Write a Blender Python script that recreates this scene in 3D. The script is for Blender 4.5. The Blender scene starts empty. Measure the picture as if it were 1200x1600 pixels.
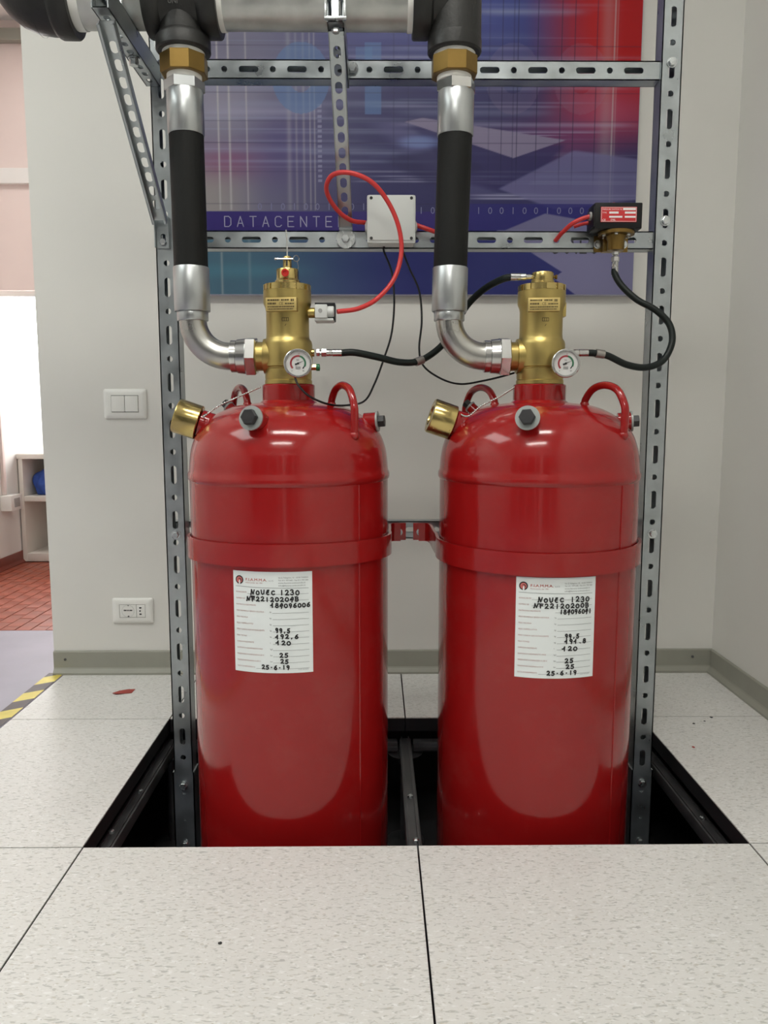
import bpy, bmesh, math, random
import numpy as np
from mathutils import Vector, Matrix

random.seed(7)
SC = bpy.context.scene
COL = SC.collection
PI = math.pi
rad = math.radians

# ------------------------------------------------------------------ camera
CAM_H = 0.7726
cam_d = bpy.data.cameras.new('camera')
cam = bpy.data.objects.new('camera', cam_d)
COL.objects.link(cam)
cam_d.sensor_fit = 'VERTICAL'
cam_d.sensor_height = 36.0
cam_d.lens = 36.0 * 1235.66 / 1600.0
cam_d.clip_start = 0.02
_p, _y, _r = 0.12485, 0.010353, -0.0004
_F = Vector((math.sin(_y) * math.cos(_p), math.cos(_y) * math.cos(_p), -math.sin(_p)))
_R = Vector((math.cos(_y), -math.sin(_y), 0))
_U = _R.cross(_F)
_R2 = _R * math.cos(_r) + _U * math.sin(_r)
_U2 = -_R * math.sin(_r) + _U * math.cos(_r)
cam.matrix_world = Matrix(((_R2.x, _U2.x, -_F.x, 0), (_R2.y, _U2.y, -_F.y, 0),
                           (_R2.z, _U2.z, -_F.z, CAM_H), (0, 0, 0, 1)))
SC.camera = cam

# ------------------------------------------------------------------ world, exposure
world = bpy.data.worlds.new('world')
SC.world = world
world.use_nodes = True
world.node_tree.nodes['Background'].inputs[0].default_value = (0.75, 0.82, 0.95, 1)
world.node_tree.nodes['Background'].inputs[1].default_value = 0.6
SC.view_settings.view_transform = 'Standard'
SC.view_settings.look = 'None'
SC.view_settings.exposure = 1.12
SC.view_settings.gamma = 1.0
SC.view_settings.use_curve_mapping = False
LAMP_POWER = 11.0          # emission of the ceiling luminaires of the technical room
FAR_FILL_POWER = 9.0          # emission of the fill light added in the room beyond

# ------------------------------------------------------------------ materials
MATS = {}


def mat(name, color=(0.8, 0.8, 0.8), rough=0.5, metal=0.0, noise=None, bump=None, emit=None, coat=0.0,
        rough_var=0.0, spec=0.5):
    """noise = (scale, amount, detail) multiplies the colour; bump = (scale, strength)"""
    m = bpy.data.materials.new(name)
    m.use_nodes = True
    nt = m.node_tree
    b = nt.nodes['Principled BSDF']
    b.inputs['Base Color'].default_value = (*color, 1)
    b.inputs['Roughness'].default_value = rough
    b.inputs['Metallic'].default_value = metal
    b.inputs['Specular IOR Level'].default_value = spec
    if coat:
        b.inputs['Coat Weight'].default_value = coat
        b.inputs['Coat Roughness'].default_value = 0.05
    tc = nt.nodes.new('ShaderNodeTexCoord')
    if noise:
        n = nt.nodes.new('ShaderNodeTexNoise')
        n.inputs['Scale'].default_value = noise[0]
        n.inputs['Detail'].default_value = noise[2] if len(noise) > 2 else 4
        nt.links.new(tc.outputs['Object'], n.inputs['Vector'])
        r = nt.nodes.new('ShaderNodeMapRange')
        r.inputs['From Min'].default_value = 0.3
        r.inputs['From Max'].default_value = 0.7
        r.inputs['To Min'].default_value = 1 - noise[1]
        r.inputs['To Max'].default_value = 1 + noise[1]
        nt.links.new(n.outputs['Fac'], r.inputs['Value'])
        mx = nt.nodes.new('ShaderNodeVectorMath')
        mx.operation = 'SCALE'
        mx.inputs[0].default_value = color
        nt.links.new(r.outputs[0], mx.inputs['Scale'])
        nt.links.new(mx.outputs[0], b.inputs['Base Color'])
        if rough_var:
            r2 = nt.nodes.new('ShaderNodeMapRange')
            r2.inputs['From Min'].default_value = 0.3
            r2.inputs['From Max'].default_value = 0.7
            r2.inputs['To Min'].default_value = max(0.02, rough - rough_var)
            r2.inputs['To Max'].default_value = rough + rough_var
            nt.links.new(n.outputs['Fac'], r2.inputs['Value'])
            nt.links.new(r2.outputs[0], b.inputs['Roughness'])
    if bump:
        n = nt.nodes.new('ShaderNodeTexNoise')
        n.inputs['Scale'].default_value = bump[0]
        n.inputs['Detail'].default_value = 3
        nt.links.new(tc.outputs['Object'], n.inputs['Vector'])
        bp = nt.nodes.new('ShaderNodeBump')
        bp.inputs['Strength'].default_value = bump[1]
        bp.inputs['Distance'].default_value = 0.002
        nt.links.new(n.outputs['Fac'], bp.inputs['Height'])
        nt.links.new(bp.outputs[0], b.inputs['Normal'])
    if emit:
        b.inputs['Emission Color'].default_value = (*emit[0], 1)
        b.inputs['Emission Strength'].default_value = emit[1]
    MATS[name] = m
    return m


mat('wall_paint', (0.715, 0.708, 0.67), 0.75, noise=(1.7, 0.035, 5), bump=(60, 0.05))
mat('wall_white', (0.78, 0.77, 0.74), 0.75, noise=(2.0, 0.03, 4))
mat('pink_paint', (0.77, 0.655, 0.615), 0.7, noise=(2.0, 0.04, 4))
mat('ceiling_paint', (0.78, 0.77, 0.74), 0.8)
mat('skirting', (0.30, 0.30, 0.255), 0.45, noise=(9, 0.05, 4))
mat('red_skirting', (0.20, 0.045, 0.03), 0.35)
mat('tile_edge', (0.012, 0.012, 0.014), 0.5)
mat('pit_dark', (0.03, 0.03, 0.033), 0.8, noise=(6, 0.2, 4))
mat('stringer_steel', (0.13, 0.13, 0.135), 0.45, 0.7, noise=(14, 0.35, 5), rough_var=0.12)
mat('red_tile', (0.33, 0.085, 0.05), 0.4, noise=(7, 0.22, 4), rough_var=0.1)
mat('grout', (0.42, 0.20, 0.15), 0.8)
mat('purple_floor', (0.36, 0.345, 0.41), 0.55, noise=(5, 0.08, 5))
mat('tape_yellow', (0.72, 0.60, 0.12), 0.5, noise=(20, 0.12, 4))
mat('tape_black', (0.075, 0.06, 0.06), 0.5, noise=(20, 0.2, 4))
mat('galvanised', (0.40, 0.435, 0.45), 0.36, 0.9, noise=(18, 0.16, 6), rough_var=0.10)
mat('zinc_bright', (0.56, 0.59, 0.60), 0.26, 0.95, noise=(25, 0.10, 5), rough_var=0.08)
mat('pipe_zinc', (0.50, 0.51, 0.49), 0.42, 0.75, noise=(16, 0.22, 6), rough_var=0.1)
mat('cast_iron', (0.018, 0.018, 0.017), 0.45, 0.25, noise=(30, 0.25, 5), bump=(140, 0.25), rough_var=0.1)
mat('steel_cast', (0.07, 0.07, 0.068), 0.5, 0.2)
mat('ptfe', (0.82, 0.82, 0.78), 0.6)
mat('brass_satin', (0.46, 0.355, 0.125), 0.36, 0.92, noise=(22, 0.08, 4), rough_var=0.06)
mat('brass_bright', (0.54, 0.42, 0.165), 0.24, 1.0, noise=(30, 0.05, 4), rough_var=0.06)
mat('brass_dull', (0.23, 0.145, 0.04), 0.36, 0.85, noise=(22, 0.12, 4), rough_var=0.06)
mat('brass_mark', (0.075, 0.05, 0.015), 0.6, 0.2)
mat('brass_plate', (0.62, 0.48, 0.19), 0.42, 0.8)
mat('rubber', (0.006, 0.0065, 0.006), 0.6, bump=(220, 0.2), spec=0.25)
mat('hose_green_black', (0.004, 0.008, 0.007), 0.45, spec=0.3)
mat('cable_black', (0.005, 0.005, 0.006), 0.45, spec=0.3)
mat('cable_red', (0.58, 0.035, 0.035), 0.38)
mat('aluminium', (0.46, 0.48, 0.485), 0.36, 0.95, noise=(16, 0.07, 5), rough_var=0.06)
mat('steel_tube', (0.46, 0.455, 0.43), 0.3, 1.0, noise=(12, 0.08, 5), rough_var=0.06)
mat('chrome', (0.55, 0.55, 0.54), 0.22, 1.0)
mat('steel_dull', (0.33, 0.31, 0.29), 0.35, 0.9)
mat('washer_zinc', (0.34, 0.365, 0.355), 0.5, 0.4)
mat('plug_black', (0.014, 0.014, 0.016), 0.45)
mat('plastic_grey', (0.60, 0.62, 0.605), 0.42)
mat('plastic_dark_grey', (0.35, 0.35, 0.34), 0.45)
mat('plastic_white', (0.80, 0.80, 0.765), 0.3)
mat('plastic_black', (0.006, 0.006, 0.007), 0.4, spec=0.3)
mat('gap_dark', (0.03, 0.03, 0.03), 0.7)
mat('red_plate', (0.55, 0.025, 0.03), 0.35)
mat('white_print', (0.82, 0.80, 0.80), 0.5)
mat('paper', (0.80, 0.845, 0.85), 0.55)
mat('ink_red', (0.47, 0.10, 0.085), 0.6)
mat('ink_brown', (0.36, 0.13, 0.12), 0.6)
mat('ink_grey', (0.15, 0.16, 0.17), 0.6)
mat('ink_black', (0.012, 0.012, 0.014), 0.5)
mat('logo_red', (0.62, 0.16, 0.15), 0.6)
mat('dial_white', (0.62, 0.62, 0.61), 0.35)
mat('dial_red', (0.28, 0.03, 0.04), 0.4)
mat('dial_green', (0.03, 0.14, 0.07), 0.4)
mat('green_cap', (0.01, 0.16, 0.06), 0.4)
mat('red_part', (0.50, 0.02, 0.015), 0.3)
mat('cabinet_white', (0.74, 0.70, 0.64), 0.5, noise=(5, 0.04, 4))
mat('blue_cloth', (0.04, 0.10, 0.42), 0.8, noise=(25, 0.25, 4))
mat('scrap_red', (0.36, 0.05, 0.04), 0.5)
mat('lamp_white', (0.9, 0.9, 0.88), 0.5, emit=((1.0, 0.985, 0.92), LAMP_POWER))
mat('passage_lamp', (0.9, 0.9, 0.88), 0.5, emit=((0.94, 1.0, 0.97), LAMP_POWER * 0.19))
mat('far_lamp', (0.9, 0.9, 0.88), 0.5, emit=((1.0, 0.96, 0.93), FAR_FILL_POWER))
mat('partition_dark', (0.05, 0.052, 0.058), 0.45)  # tone of the unseen front wall, dark for the tank reflections
mat('window_light', (0.9, 0.9, 0.9), 0.5, emit=((1.0, 0.98, 0.97), 4.5))
mat('print_pale', (0.30, 0.29, 0.42), 0.4)
mat('print_digits', (0.14, 0.14, 0.27), 0.4)
mat('print_black', (0.02, 0.02, 0.03), 0.4)


def red_paint():
    m = mat('red_paint', (0.30, 0.0075, 0.008), 0.16)
    nt = m.node_tree
    b = nt.nodes['Principled BSDF']
    b.inputs['Coat Weight'].default_value = 0.3
    b.inputs['Coat Roughness'].default_value = 0.05
    b.inputs['Specular IOR Level'].default_value = 0.4
    tc = nt.nodes.new('ShaderNodeTexCoord')
    n = nt.nodes.new('ShaderNodeTexNoise')
    n.inputs['Scale'].default_value = 9
    n.inputs['Detail'].default_value = 8
    n.inputs['Roughness'].default_value = 0.65
    nt.links.new(tc.outputs['Object'], n.inputs['Vector'])
    r = nt.nodes.new('ShaderNodeMapRange')
    r.inputs['From Min'].default_value = 0.5
    r.inputs['From Max'].default_value = 0.78
    r.inputs['To Min'].default_value = 0.0
    r.inputs['To Max'].default_value = 0.16
    nt.links.new(n.outputs['Fac'], r.inputs['Value'])
    mx = nt.nodes.new('ShaderNodeMixRGB')
    mx.inputs[1].default_value = (0.30, 0.0075, 0.008, 1)
    mx.inputs[2].default_value = (0.36, 0.10, 0.085, 1)
    nt.links.new(r.outputs[0], mx.inputs[0])
    nt.links.new(mx.outputs[0], b.inputs['Base Color'])
    n2 = nt.nodes.new('ShaderNodeTexNoise')
    n2.inputs['Scale'].default_value = 26
    n2.inputs['Detail'].default_value = 1
    nt.links.new(tc.outputs['Object'], n2.inputs['Vector'])
    bp = nt.nodes.new('ShaderNodeBump')
    bp.inputs['Strength'].default_value = 0.03
    bp.inputs['Distance'].default_value = 0.004
    nt.links.new(n2.outputs['Fac'], bp.inputs['Height'])
    nt.links.new(bp.outputs[0], b.inputs['Normal'])


def floor_vinyl():
    m = mat('floor_vinyl', (0.66, 0.65, 0.61), 0.42)
    nt = m.node_tree
    b = nt.nodes['Principled BSDF']
    tc = nt.nodes.new('ShaderNodeTexCoord')
    obj = nt.nodes.new('ShaderNodeObjectInfo')

    def flecks(sx, sy, rot, lo, hi):
        mp = nt.nodes.new('ShaderNodeMapping')
        mp.inputs['Rotation'].default_value = (0, 0, rot)
        mp.inputs['Scale'].default_value = (sx, sy, 1)
        nt.links.new(tc.outputs['Object'], mp.inputs['Vector'])
        n = nt.nodes.new('ShaderNodeTexNoise')
        n.inputs['Scale'].default_value = 1.0
        n.inputs['Detail'].default_value = 1.5
        n.inputs['Distortion'].default_value = 0.6
        nt.links.new(mp.outputs[0], n.inputs['Vector'])
        r = nt.nodes.new('ShaderNodeMapRange')
        r.inputs['From Min'].default_value = lo
        r.inputs['From Max'].default_value = hi
        nt.links.new(n.outputs['Fac'], r.inputs['Value'])
        return r

    col = nt.nodes.new('ShaderNodeTexNoise')
    col.inputs['Scale'].default_value = 4
    col.inputs['Detail'].default_value = 6
    nt.links.new(tc.outputs['Object'], col.inputs['Vector'])
    base = nt.nodes.new('ShaderNodeMixRGB')
    base.inputs[1].default_value = (0.68, 0.675, 0.65, 1)
    base.inputs[2].default_value = (0.75, 0.745, 0.725, 1)
    nt.links.new(col.outputs['Fac'], base.inputs[0])
    last = base
    for (sx, sy, rot, lo, hi, c) in ((75, 230, 0.35, 0.60, 0.68, (0.52, 0.52, 0.49)),
                                     (80, 210, -0.6, 0.61, 0.69, (0.50, 0.50, 0.48)),
                                     (90, 220, 0.9, 0.60, 0.68, (0.80, 0.80, 0.79)),
                                     (110, 260, -0.1, 0.64, 0.70, (0.56, 0.54, 0.49))):
        f = flecks(sx, sy, rot, lo, hi)
        mx = nt.nodes.new('ShaderNodeMixRGB')
        nt.links.new(f.outputs[0], mx.inputs[0])
        nt.links.new(last.outputs[0], mx.inputs[1])
        mx.inputs[2].default_value = (*c, 1)
        last = mx
    # scuffs: irregular darker smudges
    sm = nt.nodes.new('ShaderNodeTexNoise')
    sm.inputs['Scale'].default_value = 2.6
    sm.inputs['Detail'].default_value = 9
    sm.inputs['Roughness'].default_value = 0.7
    nt.links.new(tc.outputs['Object'], sm.inputs['Vector'])
    sr = nt.nodes.new('ShaderNodeMapRange')
    sr.inputs['From Min'].default_value = 0.52
    sr.inputs['From Max'].default_value = 0.75
    sr.inputs['To Max'].default_value = 0.22
    nt.links.new(sm.outputs['Fac'], sr.inputs['Value'])
    mx = nt.nodes.new('ShaderNodeMixRGB')
    nt.links.new(sr.outputs[0], mx.inputs[0])
    nt.links.new(last.outputs[0], mx.inputs[1])
    mx.inputs[2].default_value = (0.48, 0.475, 0.46, 1)
    nt.links.new(mx.outputs[0], b.inputs['Base Color'])


red_paint()
floor_vinyl()

m = mat('poster_print', (0.3, 0.3, 0.5), 0.4, spec=0.25)
_nt = m.node_tree
_a = _nt.nodes.new('ShaderNodeAttribute')
_a.attribute_name = 'print'
_nt.links.new(_a.outputs['Color'], _nt.nodes['Principled BSDF'].inputs['Base Color'])
mat('poster_board', (0.46, 0.46, 0.56), 0.5)


# ------------------------------------------------------------------ mesh helpers
def frame(o, z=(0, 0, 1), x=None):
    z = Vector(z).normalized()
    if x is None:
        x = Vector((1, 0, 0)) if abs(z.x) < 0.9 else Vector((0, 1, 0))
    x = Vector(x)
    x = (x - z * x.dot(z)).normalized()
    y = z.cross(x)
    M = Matrix.Identity(4)
    for i in range(3):
        M[i][0], M[i][1], M[i][2], M[i][3] = x[i], y[i], z[i], o[i]
    return M


class MB:
    def __init__(self):
        self.v, self.f, self.m = [], [], []

    def add(self, vs, fs, M=None, mi=0):
        o = len(self.v)
        for p in vs:
            self.v.append((M @ Vector(p)) if M else Vector(p))
        for f in fs:
            self.f.append([i + o for i in f])
            self.m.append(mi)
        return self

    def box(self, a, b, M=None, bev=0.0, mi=0):
        (x0, y0, z0), (x1, y1, z1) = a, b
        if bev <= 0:
            vs = [(x0, y0, z0), (x1, y0, z0), (x1, y1, z0), (x0, y1, z0), (x0, y0, z1), (x1, y0, z1), (x1, y1, z1), (x0, y1, z1)]
            fs = [(0, 3, 2, 1), (4, 5, 6, 7), (0, 1, 5, 4), (1, 2, 6, 5), (2, 3, 7, 6), (3, 0, 4, 7)]
            return self.add(vs, fs, M, mi)
        bm = bmesh.new()
        bmesh.ops.create_cube(bm, size=1)
        for v in bm.verts:
            v.co = Vector(((x0 + x1) / 2 + v.co.x * (x1 - x0), (y0 + y1) / 2 + v.co.y * (y1 - y0), (z0 + z1) / 2 + v.co.z * (z1 - z0)))
        bmesh.ops.bevel(bm, geom=bm.edges[:], offset=bev, segments=2, profile=0.6, affect='EDGES')
        bm.verts.index_update()
        self.add([v.co.copy() for v in bm.verts], [[v.index for v in f.verts] for f in bm.faces], M, mi)
        bm.free()
        return self

    def lathe(self, prof, M=None, seg=32, mi=0, caps=True, phase=0.0):
        """prof: list of (r, z) along local Z"""
        vs, fs = [], []
        for r, z in prof:
            for k in range(seg):
                a = 2 * PI * k / seg + phase
                vs.append((r * math.cos(a), r * math.sin(a), z))
        n = len(prof)
        for i in range(n - 1):
            for k in range(seg):
                k2 = (k + 1) % seg
                fs.append((i * seg + k, i * seg + k2, (i + 1) * seg + k2, (i + 1) * seg + k))
        if caps:
            if prof[0][0] > 1e-6:
                fs.append([k for k in range(seg)][::-1])
            if prof[-1][0] > 1e-6:
                fs.append([(n - 1) * seg + k for k in range(seg)])
        return self.add(vs, fs, M, mi)

    def tube(self, pts, r, seg=12, mi=0, caps=True):
        pts = [Vector(p) for p in pts]
        n = len(pts)
        rr = r if isinstance(r, (list, tuple)) else [r] * n
        T = []
        for i in range(n):
            a = pts[max(0, i - 1)]
            b = pts[min(n - 1, i + 1)]
            T.append((b - a).normalized())
        u = T[0].orthogonal().normalized()
        vs, fs = [], []
        for i in range(n):
            u = (u - T[i] * u.dot(T[i])).normalized()
            w = T[i].cross(u)
            for k in range(seg):
                a = 2 * PI * k / seg
                vs.append(pts[i] + (u * math.cos(a) + w * math.sin(a)) * rr[i])
        for i in range(n - 1):
            for k in range(seg):
                k2 = (k + 1) % seg
                fs.append((i * seg + k, i * seg + k2, (i + 1) * seg + k2, (i + 1) * seg + k))
        if caps:
            fs.append(list(range(seg))[::-1])
            fs.append([(n - 1) * seg + k for k in range(seg)])
        return self.add(vs, fs, None, mi)

    def prism(self, poly, z0, z1, M=None, mi=0):
        n = len(poly)
        vs = [(x, y, z0) for x, y in poly] + [(x, y, z1) for x, y in poly]
        fs = [list(range(n))[::-1], [n + i for i in range(n)]]
        fs += [(i, (i + 1) % n, n + (i + 1) % n, n + i) for i in range(n)]
        return self.add(vs, fs, M, mi)

    def sphere(self, c, r, seg=12, rings=8, mi=0):
        prof = [(max(1e-5, r * math.sin(PI * i / rings)), -r * math.cos(PI * i / rings)) for i in range(rings + 1)]
        return self.lathe(prof, Matrix.Translation(Vector(c)), seg, mi, caps=False)

    def web(self, L, w, t, holes, M=None, mi=0):
        """flat strip with real holes, length along local Z, face at y=0 (outside) and y=t; holes = (zc, length, width)"""
        hs = sorted(h for h in holes if h[0] - h[1] / 2 > 0.003 and h[0] + h[1] / 2 < L - 0.003)
        cuts = [0.0] + [(hs[i][0] + hs[i][1] / 2 + hs[i + 1][0] - hs[i + 1][1] / 2) / 2 for i in range(len(hs) - 1)] + [L]
        if not hs:
            return self.box((-w / 2, 0, 0), (w / 2, t, L), M, mi=mi)
        for (zc, ln, wd), za, zb in zip(hs, cuts[:-1], cuts[1:]):
            r = wd / 2
            s = max(0, ln / 2 - r)
            inner, outer = [], []
            NA = 8
            for sgn in (1, -1):
                for i in range(NA + 1):
                    a = PI * i / NA if sgn > 0 else PI + PI * i / NA
                    inner.append((r * math.cos(a), zc + sgn * s + r * math.sin(a)))
            for (x, z) in inner:
                up = z >= zc
                if abs(z - (zc + (s if up else -s))) < 1e-7:
                    outer.append((w / 2 if x > 0 else -w / 2, z))
                else:
                    # top/bottom arc -> spread on the short side and the corners
                    outer.append((max(-w / 2, min(w / 2, x / r * w / 2 * 1.35)), zb if up else za))
            n = len(inner)
            vs = [(x, 0, z) for x, z in inner] + [(x, 0, z) for x, z in outer] + \
                 [(x, t, z) for x, z in inner] + [(x, t, z) for x, z in outer]
            fs = []
            for i in range(n):
                j = (i + 1) % n
                fs.append((i, j, n + j, n + i))
                fs.append((2 * n + j, 2 * n + i, 3 * n + i, 3 * n + j))
                fs.append((j, i, 2 * n + i, 2 * n + j))
                # corners of the rectangle
                a, b = outer[i], outer[j]
                if abs(abs(a[0]) - w / 2) < 1e-7 and abs(a[1] - b[1]) > 1e-7 and (b[1] in (za, zb) or a[1] in (za, zb)):
                    pass
            self.add(vs, fs, M, mi)
        return self

    def channel(self, L, w, d, t, holes, M=None, lip=0.007, mi=0):
        self.web(L, w, t, holes, M, mi)
        for s in (-1, 1):
            x0, x1 = sorted((s * w / 2, s * (w / 2 - t)))
            self.box((x0, 0, 0), (x1, d, L), M, mi=mi)
            if lip:
                x0, x1 = sorted((s * w / 2, s * (w / 2 - lip)))
                self.box((x0, d - t, 0), (x1, d, L), M, mi=mi)
        return self


def finish(name, mb, mats, parent=None, smooth=35, recalc=True):
    me = bpy.data.meshes.new(name)
    off = parent_loc(parent)
    me.from_pydata([tuple(v - off) for v in mb.v], [], mb.f)
    if isinstance(mats, str):
        mats = [mats]
    for k in mats:
        me.materials.append(MATS[k])
    if len(mats) > 1:
        me.polygons.foreach_set('material_index', mb.m)
    if recalc:
        bm = bmesh.new()
        bm.from_mesh(me)
        bmesh.ops.recalc_face_normals(bm, faces=bm.faces)
        bm.to_mesh(me)
        bm.free()
    if smooth:
        me.polygons.foreach_set('use_smooth', [True] * len(me.polygons))
        me.set_sharp_from_angle(angle=rad(smooth))
    me.update()
    o = bpy.data.objects.new(name, me)
    COL.objects.link(o)
    if parent is not None:
        o.parent = parent
    return o


ROOT = {}


def parent_loc(p):
    v = Vector((0, 0, 0))
    while p is not None:
        v += p.location
        p = p.parent
    return v


def tag(o, label, cat=None, group=None, kind=None):
    o['label'] = label
    if cat:
        o['category'] = cat
    if group:
        o['group'] = group
    if kind:
        o['kind'] = kind
    return o


def thing(name, label, cat, loc, group=None, kind=None):
    o = bpy.data.objects.new(name, None)
    o.empty_display_size = 0.05
    COL.objects.link(o)
    o.location = loc
    return tag(o, label, cat, group, kind)


def struct(name, mb, mats, label, cat, smooth=0):
    return tag(finish(name, mb, mats, None, smooth), label, cat, kind='structure')


def catmull(pts, n=10):
    P = [Vector(p) for p in pts]
    P = [P[0] * 2 - P[1]] + P + [P[-1] * 2 - P[-2]]
    out = []
    for i in range(1, len(P) - 2):
        a, b, c, d = P[i - 1], P[i], P[i + 1], P[i + 2]
        for k in range(n):
            t = k / n
            out.append(0.5 * ((2 * b) + (c - a) * t + (2 * a - 5 * b + 4 * c - d) * t * t + (3 * b - a - 3 * c + d) * t ** 3))
    out.append(P[-2])
    return out


_tc = {}


def text_geo(s, size=1.0):
    """2D outline text as (verts, faces), left aligned at the baseline"""
    if s not in _tc:
        cu = bpy.data.curves.new('txt', 'FONT')
        cu.body = s
        cu.size = 1.0
        cu.resolution_u = 2
        o = bpy.data.objects.new('txt', cu)
        COL.objects.link(o)
        dg = bpy.context.evaluated_depsgraph_get()
        me = o.evaluated_get(dg).to_mesh()
        _tc[s] = ([(v.co.x, v.co.y) for v in me.vertices], [list(p.vertices) for p in me.polygons])
        o.evaluated_get(dg).to_mesh_clear()
        bpy.data.objects.remove(o)
        bpy.data.curves.remove(cu)
    vs, fs = _tc[s]
    return [(x * size, y * size) for x, y in vs], fs


def add_text(mb, s, x, y, size, fn, width=None, mi=0):
    """text at (x,y) baseline in a 2D space mapped to 3D by fn; width stretches it to fit"""
    vs, fs = text_geo(s, size)
    if not vs:
        return
    k = 1.0
    if width:
        k = width / max(1e-6, max(v[0] for v in vs))
    mb.add([fn(x + vx * k, y + vy) for vx, vy in vs], fs, None, mi)


# hand-drawn stroke glyphs in a unit box
def arc(cx, cy, rx, ry, a0, a1, n=10):
    return [(cx + rx * math.cos(rad(a0 + (a1 - a0) * i / n)), cy + ry * math.sin(rad(a0 + (a1 - a0) * i / n))) for i in range(n + 1)]


GL = {
    'N': [[(0.08, 0.0), (0.22, 0.95), (0.62, 0.08), (0.95, 0.9)], [(-0.05, 0.02), (0.12, 0.1)]],
    'O': [arc(0.5, 0.36, 0.36, 0.36, 100, 460, 14)],
    'V': [[(0.12, 0.85), (0.2, 0.25), (0.42, 0.02), (0.75, 0.2), (0.85, 0.88)]],
    'E': [arc(0.5, 0.38, 0.36, 0.36, 70, 300, 10), [(0.12, 0.42), (0.62, 0.46)], [(0.3, 0.85), (0.7, 0.88)]],
    'C': [arc(0.5, 0.38, 0.4, 0.36, 50, 320, 12)],
    'F': [[(0.3, 0.0), (0.25, 0.6), (0.3, 0.62)], [(0.0, 0.88), (0.9, 0.86)], [(0.2, 0.5), (0.8, 0.52)]],
    'B': [[(0.2, 0.0), (0.2, 0.95)], [(0.1, 0.95)] + arc(0.5, 0.72, 0.3, 0.23, 90, -90, 8) + arc(0.5, 0.25, 0.36, 0.25, 90, -90, 8) + [(0.15, 0.0)]],
    '0': [arc(0.5, 0.42, 0.4, 0.42, 100, 460, 14)],
    '1': [[(-0.05, 0.45), (0.2, 0.42), (0.52, 0.95), (0.48, 0.0)]],
    'i': [[(0.5, 0.9), (0.48, 0.02)]],
    '2': [arc(0.45, 0.68, 0.32, 0.27, 160, -30, 8) + [(0.15, 0.04), (0.5, 0.1), (0.9, 0.02)]],
    '3': [arc(0.42, 0.72, 0.32, 0.24, 150, -80, 8) + arc(0.45, 0.25, 0.38, 0.26, 80, -150, 8)],
    '4': [[(0.6, 0.95), (0.1, 0.35), (0.2, 0.3), (0.9, 0.45)], [(0.85, 0.8), (0.62, 0.3), (0.5, -0.2)]],
    '5': [[(0.85, 0.92), (0.3, 0.9), (0.22, 0.52)] + arc(0.42, 0.28, 0.4, 0.28, 100, -140, 9)],
    '6': [[(0.75, 0.92), (0.35, 0.7), (0.14, 0.3)] + arc(0.48, 0.25, 0.34, 0.25, 180, 520, 12)],
    '8': [arc(0.5, 0.74, 0.28, 0.22, 270, -90, 10), arc(0.5, 0.27, 0.36, 0.26, 90, 450, 12)],
    '9': [arc(0.45, 0.68, 0.3, 0.25, 0, 360, 12) + [(0.75, 0.5), (0.5, -0.05)]],
    ',': [[(0.5, 0.08), (0.4, -0.12)]],
    '.': [[(0.5, 0.05), (0.55, 0.04)]],
    '-': [[(0.4, 0.4), (0.55, 0.4)]],
    # plain capitals of the printed title
    'd': [[(0, 0), (0, 1), (0.5, 1), (0.75, 0.8), (0.75, 0.2), (0.5, 0), (0, 0)]],
    'a': [[(0, 0), (0.37, 1), (0.74, 0)], [(0.13, 0.33), (0.61, 0.33)]],
    't': [[(0, 1), (0.76, 1)], [(0.38, 1), (0.38, 0)]],
    'c': [[(0.74, 0.85), (0.55, 1), (0.18, 1), (0, 0.82), (0, 0.18), (0.18, 0), (0.55, 0), (0.74, 0.15)]],
    'e': [[(0.7, 1), (0, 1), (0, 0), (0.7, 0)], [(0, 0.52), (0.6, 0.52)]],
    'n': [[(0, 0), (0, 1), (0.72, 0), (0.72, 1)]],
    'r': [[(0, 0), (0, 1), (0.5, 1), (0.72, 0.85), (0.72, 0.65), (0.5, 0.5), (0, 0.5)], [(0.4, 0.5), (0.74, 0)]],
}


def ribbon(mb, pts, hw, fn, mi=0, sub=1):
    if sub > 1:
        pts = [(pts[i][0] + (pts[i + 1][0] - pts[i][0]) * k / sub, pts[i][1] + (pts[i + 1][1] - pts[i][1]) * k / sub)
               for i in range(len(pts) - 1) for k in range(sub)] + [pts[-1]]
    for i in range(len(pts)):
        x, y = pts[i]
        mb.add([fn(x + hw * math.cos(2 * PI * k / 8), y + hw * math.sin(2 * PI * k / 8)) for k in range(8)], [list(range(8))], None, mi)
        if i + 1 < len(pts):
            x2, y2 = pts[i + 1]
            l = math.hypot(x2 - x, y2 - y)
            if l < 1e-6:
                continue
            nx, ny = -(y2 - y) / l * hw, (x2 - x) / l * hw
            mb.add([fn(x + nx, y + ny), fn(x - nx, y - ny), fn(x2 - nx, y2 - ny), fn(x2 + nx, y2 + ny)], [(0, 1, 2, 3)], None, mi)


def strokes(mb, s, x0, x1, y, h, hw, fn, fill=0.78, jitter=0.0, mi=0):
    n = len(s)
    adv = (x1 - x0) / n
    for i, ch in enumerate(s):
        if ch == ' ':
            continue
        jy = random.uniform(-jitter, jitter) * h
        jr = random.uniform(-jitter, jitter)
        for line in GL[ch]:
            pts = [(x0 + adv * i + adv * fill * (px + jr * 0.6 * py), y + jy + h * py) for px, py in line]
            ribbon(mb, pts, hw, fn, mi)


# ------------------------------------------------------------------ the room
CX, Y0 = 0.0742, 1.3373          # middle joint and front edge of the opening in the raised floor
WY, RX, LX, TX = 2.296, 1.0083, -0.9594, -0.9295
CEIL = 2.86
BACK = -2.45
FWY, FLX = 4.55, -1.845          # far wall and left wall of the room beyond

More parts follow.
